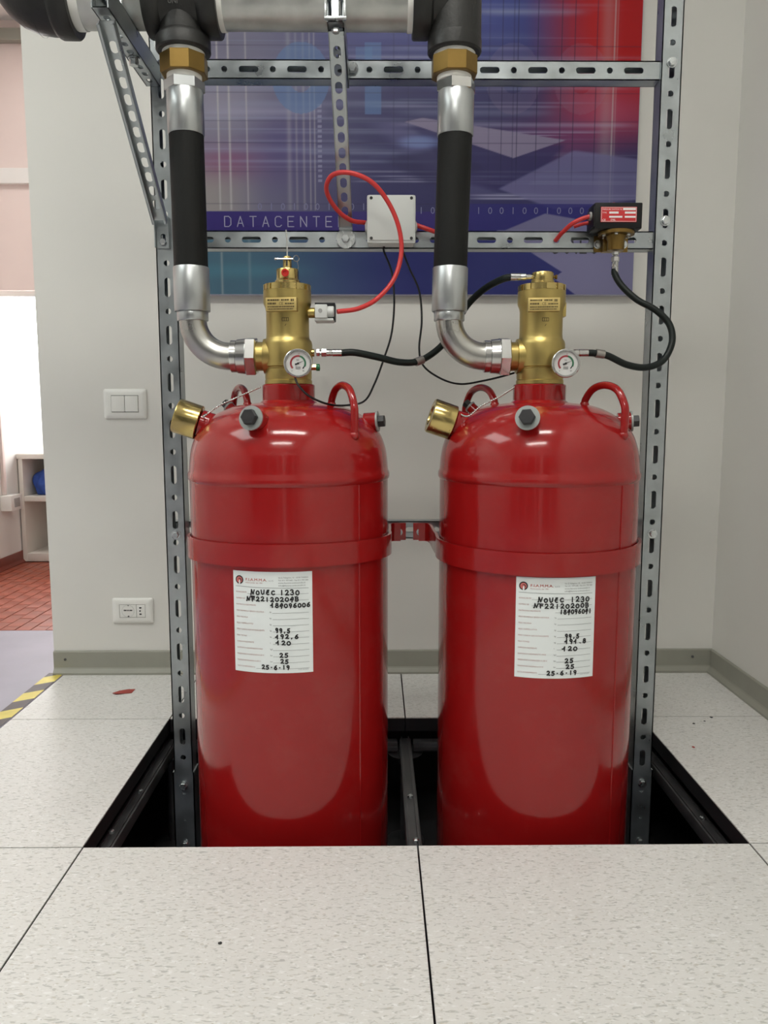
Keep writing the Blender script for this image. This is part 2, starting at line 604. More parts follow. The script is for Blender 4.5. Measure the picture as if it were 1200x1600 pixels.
floor = thing('floor', 'raised floor of speckled off white tiles with an opening for the tanks', 'floor', (CX, Y0, 0), kind='structure')
xs = [TX, CX - 0.6, CX, CX + 0.6, RX]
ys = [Y0 - 0.6 * k for k in range(6, 0, -1)] + [Y0, Y0 + 0.6, WY]
g = 0.0011
TH = 0.036
for i in range(len(xs) - 1):
    for j in range(len(ys) - 1):
        if abs(ys[j] - Y0) < 1e-6 and i in (1, 2):
            continue
        a0, a1 = xs[i] + g, xs[i + 1] - g
        b0, b1 = ys[j] + g, ys[j + 1] - g
        mb = MB()
        mb.box((a0, b0, -TH), (a1, b1, -0.0025), mi=1)
        mb.box((a0 + .0006, b0 + .0006, -0.0025), (a1 - .0006, b1 - .0006, 0.0), mi=0)
        finish('floor_tile', mb, ['floor_vinyl', 'tile_edge'], floor, smooth=0)
# supporting grid round the opening
for x in (CX - 0.6, CX, CX + 0.6):
    mb = MB()
    mb.box((x - 0.015, Y0 - 0.6, -0.09), (x + 0.015, Y0 + 0.62, -0.062), bev=0.003)
    mb.box((x - 0.011, Y0 - 0.6, -0.062), (x - 0.007, Y0 + 0.62, -0.058))
    mb.box((x + 0.007, Y0 - 0.6, -0.062), (x + 0.011, Y0 + 0.62, -0.058))
    finish('stringer', mb, 'stringer_steel', floor)
for (xa, xb) in ((CX - 0.58, CX - 0.02), (CX + 0.02, CX + 0.58)):
    mb = MB()
    mb.box((xa, Y0 + 0.585, -0.085), (xb, Y0 + 0.612, -0.06), bev=0.003)
    mb.box((xa, Y0 + 0.58, -0.078), (xb, Y0 + 0.584, -0.070))
    finish('stringer', mb, 'stringer_steel', floor)
for x in (CX - 0.6, CX, CX + 0.6):
    for y in (Y0, Y0 + 0.6):
        if x == CX and y == Y0:
            continue
        mb = MB()
        mb.lathe([(0.05, -0.335), (0.05, -0.33), (0.012, -0.325), (0.012, -0.12), (0.018, -0.12), (0.018, -0.105), (0.012, -0.105), (0.012, -0.095), (0.045, -0.092), (0.045, -0.09)], Matrix.Translation((x, y, 0)), 16)
        finish('pedestal', mb, 'stringer_steel', floor)
for (x, y) in ((CX - 0.605, Y0 + 0.16), (CX - 0.598, Y0 + 0.33), (CX + 0.6, Y0 + 0.2), (CX + 0.003, Y0 + 0.12), (CX, Y0 + 0.3), (CX, Y0 + 0.06)):
    mb = MB()
    mb.lathe([(0.006, -0.062), (0.006, -0.057), (0.003, -0.055)], Matrix.Translation((x, y, 0)), 10)
    finish('screw', mb, 'zinc_bright', floor)
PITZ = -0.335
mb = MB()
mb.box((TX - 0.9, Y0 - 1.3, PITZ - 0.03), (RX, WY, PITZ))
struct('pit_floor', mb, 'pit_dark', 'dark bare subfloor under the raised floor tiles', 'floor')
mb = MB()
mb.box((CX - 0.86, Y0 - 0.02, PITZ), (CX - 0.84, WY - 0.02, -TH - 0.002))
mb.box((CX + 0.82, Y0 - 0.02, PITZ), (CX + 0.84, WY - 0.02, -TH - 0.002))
mb.box((CX - 0.84, WY - 0.02, PITZ), (CX + 0.84, WY, -TH - 0.002))  # back sheet added near-black, the recess shade put into its colour
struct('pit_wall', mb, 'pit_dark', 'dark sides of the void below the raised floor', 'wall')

mb = MB()
mb.box((LX, WY, -0.036), (RX + 0.2, WY + 0.12, CEIL))
struct('wall_back', mb, 'wall_paint', 'off white plastered wall behind the red tanks', 'wall')
mb = MB()
mb.box((RX, BACK, -0.4), (RX + 0.15, WY, CEIL))
struct('wall_right', mb, 'wall_paint', 'off white wall on the right meeting the back wall', 'wall')
mb = MB()
mb.box((-3.2, BACK - 0.15, -0.4), (RX + 0.15, BACK, CEIL))
wf = struct('wall_front', mb, 'partition_dark', 'dark equipment partition behind the viewer', 'wall')
for x in (-2.2, -1.42, -0.62, -0.2, 0.52, 0.86):  # pale strips added to band the reflections in the tanks
    mb = MB()
    w_ = 0.24 if x == -0.2 else 0.07
    mb.box((x - w_ / 2, BACK, 0), (x + w_ / 2, BACK + 0.05, CEIL - 0.02), bev=0.004)
    finish('post', mb, 'wall_white', wf)
mb = MB()
mb.box((-3.05, BACK, 2.1), (RX, BACK + 0.04, CEIL - 0.02), bev=0.004)
finish('fascia', mb, 'wall_white', wf)
mb = MB()
mb.box((-3.2, BACK, -0.05), (-3.05, 2.75, CEIL))
struct('wall_left', mb, 'wall_white', 'wall of the passage on the far left', 'wall')
mb = MB()
mb.box((-3.2, BACK - 0.15, CEIL), (RX + 0.15, FWY + 0.15, CEIL + 0.1))
struct('ceiling', mb, 'ceiling_paint', 'white ceiling above the racks', 'ceiling')
# return of the back wall and the room beyond
mb = MB()
mb.box((FLX - 0.12, 2.75, -0.05), (FLX, FWY, 1.10), mi=0)
struct('wall_passage', mb, 'wall_white', 'low white side wall of the room beyond the passage', 'wall')
mb = MB()
WZ0, WZ1, WX0, WX1 = 0.62, 1.45, -2.5, -0.75
mb.box((-3.2, FWY, -0.05), (0.6, FWY + 0.12, WZ0))
mb.box((-3.2, FWY, WZ1), (0.6, FWY + 0.12, CEIL))
mb.box((-3.2, FWY, WZ0), (WX0, FWY + 0.12, WZ1))
mb.box((WX1, FWY, WZ0), (0.6, FWY + 0.12, WZ1))
struct('wall_far', mb, 'pink_paint', 'far pink wall with a bright window above the cabinet', 'wall')
mb = MB()
mb.box((WX0, FWY + 0.06, WZ0), (WX1, FWY + 0.07, WZ1))
wn = struct('window_1', mb, 'window_light', 'bright frosted window above the white cabinet', 'window')  # emissive pane added in place of the overexposed area
mb = MB()
mb.box((WX0, FWY + 0.02, WZ1 - 0.03), (WX1, FWY + 0.06, WZ1))
mb.box((WX0, FWY + 0.02, WZ0), (WX1, FWY + 0.06, WZ0 + 0.03))
for x in (WX0, (WX0 + WX1) / 2 + 0.4, WX1 - 0.03):
    mb.box((x, FWY + 0.02, WZ0 + 0.03), (x + 0.03, FWY + 0.06, WZ1 - 0.03))
finish('window_frame', mb, 'wall_white', wn)
mb = MB()
mb.box((-3.2, 2.75, -0.05), (-3.05, FWY, CEIL))
struct('wall_end', mb, 'pink_paint', 'pink end wall of the room beyond', 'wall')
mb = MB()
mb.box((0.4, WY + 0.12, -0.05), (0.55, FWY, CEIL))
struct('wall_side', mb, 'wall_white', 'side wall of the far room behind the back wall', 'wall')
mb = MB()
mb.box((-3.05, FWY - 0.03, 2.015), (0.4, FWY, 2.095), bev=0.003)
struct('trim_cable_duct', mb, 'wall_white', 'white horizontal cable duct on the pink far wall', 'trim')
mb = MB()
mb.box((-3.05, FWY - 0.05, 2.74), (0.4, FWY, 2.80), bev=0.003)
struct('trim_cornice', mb, 'skirting', 'greyish cornice under the ceiling of the far room', 'trim')

# floors on the left
mb = MB()
mb.box((-3.05, BACK, -0.05), (TX - 0.001, 2.768, -0.0))
struct('floor_passage', mb, 'purple_floor', 'mauve grey floor of the passage beside the taped edge', 'floor')
rf = thing('floor_far', 'red brown clinker tile floor of the room beyond', 'floor', (-1.5, 3.2, -0.01), kind='structure')
mb = MB()
mb.box((-3.05, 2.769, -0.05), (0.4, FWY, -0.004))
finish('grout_bed', mb, 'grout', rf, smooth=0)
tw, tl = 0.055, 0.11
me0 = None
ix = 0
x = FLX
while x < -1.02:
    y = 2.771 - (tl / 2 if ix % 2 else 0)
    while y < FWY - 0.02:
        ya, yb = max(y, 2.771), min(y + tl, FWY)
        if yb - ya > 0.02:
            full = (yb - ya) > tl - 0.001
            if full and me0 is not None:
                o = bpy.data.objects.new('clinker_tile', me0)
                COL.objects.link(o)
                o.parent = rf
            else:
                mb = MB()
                mb.box((-tw / 2 + .002, -(yb - ya) / 2 + .002, -0.006), (tw / 2 - .002, (yb - ya) / 2 - .002, 0.0), bev=0.0)
                o = finish('clinker_tile', mb, 'red_tile', None, smooth=0)
                o.parent = rf
                if full:
                    me0 = o.data
            o.location = Vector((x + tw / 2, (ya + yb) / 2, random.uniform(-0.0008, 0.0006))) - Vector(rf.location)
            o.rotation_euler = (random.uniform(-.004, .004), random.uniform(-.004, .004), 0)
        y += tl
    x += tw
    ix += 1


def skirting(name, p0, p1, nrm, label, h=0.07, mname='skirting', d=0.012):
    p0, p1, nrm = Vector(p0), Vector(p1), Vector(nrm)
    L = (p1 - p0).length
    M = frame(p0, (p1 - p0), nrm)     # local x = off the wall, z = along, y = z x x
    up = 1 if M.col[1][2] > 0 else -1
    prof = [(0, 0), (d * 1.5, 0), (d * 1.5, 0.006), (d * 0.75, 0.016), (d * 0.6, 0.02), (d * 0.6, h - 0.003), (d * 0.35, h), (0, h)]
    mb = MB()
    mb.prism([(a, b * up) for a, b in prof], 0, L, M)
    return struct(name, mb, mname, label, 'baseboard')


skirting('baseboard_back', (LX, WY, 0), (RX, WY, 0), (0, -1, 0), 'grey green skirting along the back wall')
skirting('baseboard_right', (RX, BACK, 0), (RX, WY - 0.012, 0), (-1, 0, 0), 'grey green skirting along the right wall')
skirting('baseboard_far', (FLX, 2.85, 0), (FLX, FWY, 0), (1, 0, 0), 'dark red skirting along the white side wall', 0.062, 'red_skirting')
mb = MB()
for (a, b) in (((LX + 0.035, 0.045)), ((RX - 0.06, 0.047))):
    mb.lathe([(0.004, 0), (0.004, 0.002), (0.0005, 0.003)], frame((a, WY - 0.0072, b), (0, -1, 0)), 10)
o = finish('skirting_screw', mb, 'stringer_steel', bpy.data.objects['baseboard_back'])

# hazard tape
tp = thing('hazard_tape', 'yellow and black striped tape along the floor edge', 'tape', (TX - 0.024, 1.0, 0.0))
L0, L1, per, k = 0.3, WY, 0.135, 0
y = L0
while y < L1:
    s = 0.045
    yy = min(y + per / 2, L1)
    mb = MB()
    x0, x1 = TX - 0.048, TX - 0.003
    q = [(x0, y - s * 0.0), (x1, y + 0.030), (x1, yy + 0.030), (x0, yy)]
    q = [(a, min(b, L1)) for a, b in q]
    mb.prism(q, 0.0002, 0.0012)
    finish('yellow_stripe' if k % 2 == 0 else 'black_stripe', mb, 'tape_yellow' if k % 2 == 0 else 'tape_black', tp, smooth=0)
    y += per / 2
    k += 1

# ceiling luminaires (the room's lamps, plus two added fills)


def luminaire(label, x, y, lx, ly, mname, group):
    t = thing('ceiling_light', label, 'lamp', (x, y, CEIL - 0.06), group)
    mb = MB()
    for (a, b) in (((x - lx / 2, y - ly / 2), (x - lx / 2 + 0.015, y + ly / 2)), ((x + lx / 2 - 0.015, y - ly / 2), (x + lx / 2, y + ly / 2)),
                   ((x - lx / 2, y - ly / 2), (x + lx / 2, y - ly / 2 + 0.015)), ((x - lx / 2, y + ly / 2 - 0.015), (x + lx / 2, y + ly / 2))):
        mb.box((*a, CEIL - 0.06), (*b, CEIL - 0.001))
    finish('housing', mb, 'plastic_white', t, smooth=0)
    mb = MB()
    mb.box((x - lx / 2 + 0.015, y - ly / 2 + 0.015, CEIL - 0.055), (x + lx / 2 - 0.015, y + ly / 2 - 0.015, CEIL - 0.05))
    finish('diffuser', mb, mname, t, smooth=0)


luminaire('long ceiling light in front of the red tanks', -0.05, 0.45, 1.25, 0.32, 'lamp_white', 'ceiling lights of the technical room')
luminaire('long ceiling light behind the viewer', -0.35, -1.2, 1.25, 0.32, 'lamp_white', 'ceiling lights of the technical room')
luminaire('ceiling light over the passage', -2.05, 0.7, 1.2, 1.5, 'passage_lamp', 'ceiling lights of the passage')  # unseen fill added to brighten the left wall
luminaire('ceiling light in the room beyond', -1.5, 3.6, 0.5, 0.5, 'far_lamp', 'ceiling lights of the room beyond')  # unseen fill added to brighten the far side wall


# ------------------------------------------------------------------ gas cylinders
TY, TR = 1.58, 0.1955
TXL, TXR = -0.1715, 0.3241
DOME = [(0.1955, 0.655), (0.1945, 0.68), (0.1895, 0.708), (0.1785, 0.735), (0.160, 0.757), (0.132, 0.775), (0.10, 0.7865), (0.06, 0.792)]
NECK_TOP = 0.8276


def dome_z(r):
    for (r0, z0), (r1, z1) in zip(DOME[:-1], DOME[1:]):
        if r1 <= r <= r0:
            t = (r0 - r) / (r0 - r1)
            return z0 + (z1 - z0) * t
    return DOME[-1][1] if r < DOME[-1][0] else DOME[0][1]


def smooth_prof(pts, n=5):
    return [(p.x, p.z) for p in catmull([(a, 0, b) for a, b in pts], n)]


def hexa(mb, M, r, z0, z1, ch=0.0, mi=0, seg=6):
    if ch:
        mb.lathe([(r - ch, z0), (r, z0 + ch * .6), (r, z1 - ch * .6), (r - ch, z1)], M, seg, mi)
    else:
        mb.lathe([(r, z0), (r, z1)], M, seg, mi)


def label_sheet(cyl, X, az0, W, z0, z1, lines, tilt):
    """paper data sheet glued round the shell; local u 0..1018 left to right, v 0..1297 top to bottom"""
    H = z1 - z0
    ku, kv = W / 1018.0, H / 1297.0

    def at(off):
        R = TR + off

        def fn(u, v):
            a = rad(az0) + ((u - 509) * ku + (v * 0 - 0) * tilt) / TR
            z = z1 - v * kv + (u - 509) * ku * tilt
            return Vector((X + R * math.sin(a), TY - R * math.cos(a), z))
        return fn
    fn0 = at(0.0008)
    mb = MB()
    n = 16
    vs = []
    for vv in (0, 1297):
        for i in range(n + 1):
            vs.append(fn0(1018 * i / n, vv))
    fb = at(0.0001)
    for vv in (0, 1297):
        for i in range(n + 1):
            vs.append(fb(1018 * i / n, vv))
    q = n + 1
    fs = [(i, i + 1, q + i + 1, q + i) for i in range(n)]
    for i in range(n):
        fs += [(i, i + 1, 2 * q + i + 1, 2 * q + i), (q + i, q + i + 1, 3 * q + i + 1, 3 * q + i)]
    fs += [(0, q, 3 * q, 2 * q), (n, q + n, 3 * q + n, 2 * q + n)]
    mb.add(vs, fs)
    sheet = finish('data_label', mb, 'paper', cyl)
    sheet['label'] = 'white paper data label with red print and black handwriting'
    f1, f2 = at(0.0012), at(0.0015)
    flip = lambda f: (lambda x, y: f(x, -y))       # y up
    g1, g2 = flip(f1), flip(f2)
    # logo
    mb = MB()
    cu, cv = 92, -112

    def disc(r, fn, mi, cx=cu, cy=cv, n=24, a0=0, a1=360):
        mb.add([fn(cx + r * math.cos(rad(a0 + (a1 - a0) * i / n)), cy + r * math.sin(rad(a0 + (a1 - a0) * i / n))) for i in range(n)], [list(range(n))], None, mi)
    disc(55, g1, 0)
    disc(40, flip(at(0.0014)), 1)
    disc(24, flip(at(0.0016)), 0, cu + 4, cv - 2)
    disc(17, flip(at(0.0018)), 1, cu, cv - 4)
    f3 = flip(at(0.0020))
    mb.add([f3(cu - 6, cv - 58), f3(cu + 12, cv - 56), f3(cu + 12, cv - 2), f3(cu - 6, cv - 8)], [(0, 1, 2, 3)], None, 2)
    finish('logo', mb, ['ink_black', 'logo_red', 'paper'], sheet, smooth=0, recalc=False)
    mb = MB()
    add_text(mb, 'F.I.A.M.M.A.', 175, -118, 46, g1, 280)
    add_text(mb, 'F.I.A.M.M.A.', 177, -119, 46, flip(at(0.0013)), 280)
    finish('brand_lettering', mb, 'ink_red', sheet, smooth=0, recalc=False)
    mb = MB()
    rows = ['ESTINGUENTE', 'NUMERO NF', 'MATRICOLA RECIPIENTE', 'PESO BOMBOLA SENZA VALVOLA', 'PESO VALVOLA', 'PESO CAPPELLOTTO',
            'PESO CARICA GAS ESTINGUENTE', 'PESO TOTALE', 'CAPACITA RECIPIENTE', 'RAPPORTO RIEMPIMENTO MAX', 'PRESSIONE DI ESERCIZIO A 20 C',
            'PRESSIONE MASSIMA A 50 C', 'DATA DI RIEMPIMENTO']
    wid = [150, 125, 270, 375, 160, 230, 375, 140, 235, 350, 365, 320, 245]
    base = [-275 - 80 * i for i in range(13)]
    for s, w, b in zip(rows, wid, base):
        add_text(mb, s, 38, b, 24, g1, w)
    add_text(mb, 'Antincendio dal 1981', 175, -150, 22, g1, 225)
    finish('red_print', mb, 'ink_brown', sheet, smooth=0, recalc=False)
    mb = MB()
    for i, s in enumerate(('Via G. Pellegrino, 10 - 10100 TORINO', 'Tel. 011 797 640 - Fax 011 797 580', 'www.fiamma-antincendio.it', 'info@fiamma-antincendio.it')):
        add_text(mb, s, 598, -80 - 33 * i, 24, g1, 370 if i < 2 else 335)
    add_text(mb, 's.r.l.', 478, -118, 26, g1, 62)
    for i in range(3, 12):
        u = 'kg' if i < 8 else ('l' if i == 8 else ('kg/l' if i == 9 else 'bar'))
        add_text(mb, u, 482, base[i], 24, g1)
    for i in range(13):
        x0 = 520 if 3 <= i < 12 else (200 if i < 2 else (490 if i == 2 else 300))
        ribbon(mb, [(x0, base[i] - 8), (970, base[i] - 4)], 1.7, g1, sub=14)
    ribbon(mb, [(38, -195), (970, -208)], 2.2, g1, sub=20)
    add_text(mb, 'mod. etichetta', 830, base[12] - 22, 16, g1, 130)
    finish('grey_print', mb, 'ink_grey', sheet, smooth=0, recalc=False)
    mb = MB()
    for (s, x0, x1, y, h) in lines:
        strokes(mb, s, x0, x1, -y, h, 8.0, g2, jitter=0.07)
    ribbon(mb, [(lines[0][1] - 5, -lines[0][3] - 22), (lines[0][1] + 50, -lines[0][3] - 24)], 7.0, g2)
    finish('handwriting', mb, 'ink_black', sheet, smooth=0, recalc=False)


def cylinder(X, label, az_seam, az_plug, sheet):
    t = thing('gas_cylinder', label, 'gas cylinder', (X, TY, PITZ), 'fire suppression cylinders')
    M = Matrix.Translation((X, TY, 0))
    prof = [(0.10, PITZ), (0.16, PITZ), (0.185, PITZ + 0.02), (0.1955, PITZ + 0.05), (TR, 0.0), (TR, 0.3), (TR, 0.635), (TR, 0.642),
            (TR + .003, 0.646), (TR + .0035, 0.650), (TR + 0.003, 0.656), (TR + .0005, 0.661)] + smooth_prof(DOME, 6)[4:]
    mb = MB()
    mb.lathe(prof, M, 96)
    finish('shell', mb, 'red_paint', t, smooth=30)
    # weld seam
    mb = MB()
    a = rad(az_seam)
    pts = [(X + (TR + .0002) * math.sin(a), TY - (TR + .0002) * math.cos(a), z) for z in (-0.28, 0.1, 0.4, 0.641)]
    mb.tube(pts, [0.0016] * 4, 8)
    finish('weld_seam', mb, 'red_paint', t)
    mb = MB()
    mb.lathe([(0.066, 0.783), (0.057, 0.792), (0.0515, 0.797), (0.0515, NECK_TOP - 0.002), (0.050, NECK_TOP), (0.03, NECK_TOP)], M, 48)
    finish('neck', mb, 'red_paint', t)
    for s in (1, -1):
        fa = Vector((0.085 * s, -0.02 * s, 0))
        fb = Vector((0.132 * s, -0.122 * s, 0))
        za, zb = dome_z(fa.length) - 0.004, dome_z(fb.length) - 0.004
        top = 0.824
        c = Vector((X, TY, 0))
        pa, pb = c + fa + Vector((0, 0, za)), c + fb + Vector((0, 0, zb))
        d = (pb - pa)
        at = lambda f, z: Vector((pa.x + d.x * f, pa.y + d.y * f, z))
        pts = [pa, at(0.03, 0.799), at(0.22, 0.818), at(0.52, top), at(0.82, 0.814), at(1.0, 0.786), at(1.02, 0.762), pb]
        mb = MB()
        mb.tube(catmull(pts, 8), 0.0072, 14)
        for p in (pa, pb):
            mb.sphere(p + Vector((0, 0, 0.003)), 0.0095, 12, 6)
        finish('lifting_handle', mb, 'red_paint', t)

    # ports: az measured from the viewer side (0 = -Y) positive to the right, elevation above horizontal

    def port(az, r, elev, R, hexr, length, washer=True):
        a = rad(az)
        p = Vector((X + r * math.sin(a), TY - r * math.cos(a), dome_z(r) - 0.008))
        d = Vector((math.sin(a) * math.cos(rad(elev)), -math.cos(a) * math.cos(rad(elev)), math.sin(rad(elev))))
        Mx = frame(p, d)
        mb = MB()
        mb.lathe([(R * 0.92, 0), (R * 0.92, length), (R * 0.8, length)], Mx, 28)
        pt = finish('port', mb, 'red_paint', t)
        mb = MB()
        mb.lathe([(R * 0.6, length), (R * 1.02, length), (R * 1.02, length + 0.0035), (R * 0.6, length + 0.0035)], Mx, 28)
        finish('washer', mb, 'washer_zinc', pt)
        mb = MB()
        hexa(mb, Mx, hexr, length + 0.0035, length + 0.016, 0.0015)
        finish('plug', mb, 'plug_black', pt, smooth=20)
    port(az_plug, 0.150, 12, 0.0215, 0.0145, 0.037)
    port(80, 0.152, 4, 0.0195, 0.0125, 0.024)
    port(245, 0.125, 40, 0.012, 0.009, 0.022)
    # left shoulder port that carries the brass cap
    Mx = frame((X - 0.150, TY - 0.02, 0.745), (-math.cos(rad(19)), -0.06, math.sin(rad(19))))
    mb = MB()
    mb.lathe([(0.027, 0), (0.027, 0.022), (0.024, 0.024)], Mx, 28)
    finish('outlet_port', mb, 'red_paint', t)
    label_sheet(t, X, *sheet)
    return t, Mx


LS = [('NOVEC', 245, 575, 290, 66), ('i230', 615, 870, 290, 66), ('NF22i20204B', 190, 860, 372, 56), ('184096006', 500, 1000, 450, 56),
      ('99,5', 555, 745, 772, 58), ('192,6', 555, 850, 850, 54), ('120', 560, 755, 930, 54), ('25', 600, 720, 1088, 56), ('25', 610, 722, 1168, 54),
      ('25-6-i9', 372, 735, 1245, 54)]
RS = [('NOVEC', 275, 610, 310, 66), ('i230', 675, 945, 308, 66), ('NF22i20200B', 225, 940, 385, 58), ('i8409604i', 545, 975, 462, 58),
      ('99,5', 620, 815, 775, 58), ('191.8', 620, 915, 845, 56), ('120', 590, 800, 935, 56), ('25', 625, 750, 1095, 58), ('25', 640, 765, 1170, 54),
      ('25-6-i9', 400, 800, 1250, 56)]
cylL, capL = cylinder(TXL, 'red gas cylinder on the left, under the valve with the red cable', 46.0, -14.5, (-4.5, 0.1462, 0.3055, 0.4915, LS, 0.0))
cylR, capR = cylinder(TXR, 'red gas cylinder on the right, under the valve with two black hoses', 39.6, -17.5, (0.2, 0.1465, 0.2935, 0.4797, RS, 0.0))


def brass_cap(X, Mx, cyl):
    mb = MB()
    mb.lathe([(0.028, 0.0), (0.0325, 0.0), (0.034, 0.0015), (0.034, 0.044), (0.0325, 0.0465), (0.020, 0.0465), (0.019, 0.044), (0.001, 0.044)], Mx @ Matrix.Translation((0, 0, 0.0245)), 48)
    t = finish('protective_cap', mb, 'brass_bright', cyl)
    t['label'] = 'round brass protective cap on a bead chain'
    # bead chain from the cap up to the neck
    pts = catmull([Mx @ Vector((0.02, -0.031, 0.026)) + Vector((0.004, -0.01, -0.012)), (X - 0.150, TY - 0.085, 0.766), (X - 0.125, TY - 0.075, 0.785), (X - 0.09, TY - 0.062, 0.802), (X - 0.0535, TY - 0.02, 0.822)], 12)
    mb = MB()
    acc, last = 0, pts[0]
    dense = catmull(pts, 8)
    step = 0.0046
    for p in dense:
        if (p - last).length >= step:
            mb.sphere(p, 0.0021, 8, 6)
            last = p
    mb.tube(dense[::6] + [dense[-1]], 0.0005, 5)
    c = finish('bead_chain', mb, 'chrome', t)
    return t


brass_cap(TXL, capL, cylL)
brass_cap(TXR, capR, cylR)


# straps: flat band round the front of a cylinder, tabs bolted to the back rail
def strap(X, zf, zb, label):
    t = thing('steel_strap', label, 'strap', (X, TY, zb), 'cylinder straps')
    R = TR + 0.0026
    h = 0.0205
    mb = MB()
    n = 48
    a0 = 97
    vs, fs = [], []
    path = []
    RY = 1.772
    E = R + 0.001
    path += [(X - E - 0.028, RY), (X - E - 0.012, RY - 0.001), (X - E - 0.004, RY - 0.010), (X - E, RY - 0.035), (X - E + 0.0005, TY + 0.08)]
    for i in range(n + 1):
        a = rad(-a0 + 2 * a0 * i / n)
        path.append((X + R * math.sin(a), TY - R * math.cos(a)))
    path += [(X + E - 0.0005, TY + 0.08), (X + E, RY - 0.035), (X + E + 0.004, RY - 0.010), (X + E + 0.012, RY - 0.001), (X + E + 0.028, RY)]
    m = len(path)
    for i, (x, y) in enumerate(path):
        f = max(0.0, min(1.0, (1.772 - y) / (1.772 - (TY - R))))
        zc = zb + (zf - zb) * f
        j, k = max(0, i - 1), min(m - 1, i + 1)
        dx, dy = path[k][0] - path[j][0], path[k][1] - path[j][1]
        l = math.hypot(dx, dy)
        nx, ny = dy / l, -dx / l
        for (o, zz) in ((0, -h), (0, h), (0.0052, h), (0.0052, -h)):
            vs.append((x + nx * o, y + ny * o, zc + zz))
    for i in range(m - 1):
        for q in range(4):
            q2 = (q + 1) % 4
            fs.append((i * 4 + q, i * 4 + q2, (i + 1) * 4 + q2, (i + 1) * 4 + q))
    fs += [(0, 1, 2, 3), ((m - 1) * 4, (m - 1) * 4 + 3, (m - 1) * 4 + 2, (m - 1) * 4 + 1)]
    mb.add(vs, fs)
    finish('band', mb, 'red_paint', t, smooth=40)
    for s in (-1, 1):
        xt = X + s * (TR + 0.026)
        mb = MB()
        mb.box((xt - 0.018, 1.7745, zb - 0.0195), (xt + 0.018, 1.7785, zb + 0.0195), bev=0.001)
        tb = finish('tab', mb, 'red_paint', t)
        mb = MB()
        Mx = frame((xt + s * 0.002, 1.7745, zb - 0.001), (0, -1, 0))
        mb.lathe([(0.0085, 0), (0.0085, 0.002), (0.006, 0.002)], Mx, 20)
        hexa(mb, Mx, 0.006, 0.002, 0.007, 0.001)
        finish('bolt', mb, 'zinc_bright', tb, smooth=20)


strap(TXL, 0.521, 0.505, 'red steel strap round the left cylinder')
strap(TXR, 0.5035, 0.505, 'red steel strap round the right cylinder')

# ------------------------------------------------------------------ rack
UY = 1.735
rack = thing('steel_rack', 'galvanised slotted steel frame standing behind the tanks', 'rack', (0.08, UY, PITZ))
UT = 2.5
T_ = 0.0025


def bolt(parent, p, r=0.009, d=(0, -1, 0), mname='zinc_bright', wr=0.0, L=0.006):
    mb = MB()
    Mx = frame(p, d)
    z = 0
    if wr:
        mb.lathe([(wr, 0), (wr, 0.002), (r * .8, 0.002)], Mx, 24)
        z = 0.002
    hexa(mb, Mx, r, z, z + L, 0.0012)
    return finish('bolt', mb, mname, parent, smooth=20)


for (xc, z_ref, lab) in ((-0.443, 0.8378, ''), (0.6145, 1.3811, '')):
    zb = -0.20
    hs = []
    # slots at z_ref + 0.1 k, round holes half way
    k0 = math.floor((zb - z_ref) / 0.1)
    for k in range(k0, k0 + 40):
        z = z_ref + 0.1 * k
        hs.append((z - zb, 0.040, 0.0125))
        hs.append((z + 0.05 - zb, 0.0125, 0.0125))
    hs = [h for h in hs if 0.16 < h[0] < UT - zb - 0.03]
    mb = MB()
    mb.channel(UT - zb, 0.043, 0.039, T_, hs, Matrix.Translation((xc, UY, zb)), lip=0.0125)
    up = finish('upright', mb, 'galvanised', rack, smooth=20)
    # foot bracket
    mb = MB()
    mb.channel(0.285, 0.049, 0.045, 0.003, [(0.10, 0.026, 0.010), (0.170, 0.008, 0.006), (0.235, 0.010, 0.010)], Matrix.Translation((xc, UY - 0.0032, PITZ + 0.004)), lip=0)
    mb.box((xc - 0.06, UY - 0.05, PITZ + 0.0005), (xc + 0.06, UY + 0.06, PITZ + 0.006), bev=0.001)
    ft = finish('foot_bracket', mb, 'galvanised', rack, smooth=20)
    bolt(ft, (xc, UY - 0.0034, -0.078), 0.0085, wr=0.010)
    bolt(ft, (xc, UY - 0.0034, -0.222), 0.0085, wr=0.010)
    for z in ((1.492, 1.176) if xc > 0 else (1.52,)):
        bolt(up, (xc, UY - 0.0004, z), 0.0085, wr=0.0105)
    bolt(up, (xc + 0.001, UY - 0.0004, 0.505), 0.0075, wr=0.0105)

RYF = 1.741


def rail(z, x0, x1, yf, h, x_ref, d=0.036, lip=0.0115):
    # channel along X, web to the viewer
    M = frame((x0, yf, z), (1, 0, 0), (0, 0, 1))   # local z -> +X, local x -> +Z, local y -> z cross x = X x Z = -Y
    M = M @ Matrix.Diagonal((1, -1, 1, 1))          # local y -> +Y
    hs = []
    k0 = math.floor((x0 - x_ref) / 0.1) - 1
    for k in range(k0, k0 + 20):
        x = x_ref + 0.1 * k
        hs.append((x - x0, 0.041, 0.0125))
        hs.append((x - 0.05 - x0, 0.0125, 0.0125))
    mb = MB()
    L = x1 - x0
    hs = [q for q in hs if 0.03 < q[0] < L - 0.03]
    mb.channel(L, h, d, T_, hs, M, lip=lip)
    return finish('rail', mb, 'galvanised', rack, smooth=20)


xi0, xi1 = -0.443 + 0.0215 + 0.0005, 0.6145 - 0.0215 - 0.0005
rail(1.4785, xi0, xi1, RYF, 0.0385, -0.262, d=0.034)
mid = rail(1.1375, xi0, xi1, RYF, 0.037, -0.2635, d=0.034)
rail(0.5085, -0.463, 0.634, 1.779, 0.040, -0.012, d=0.03)
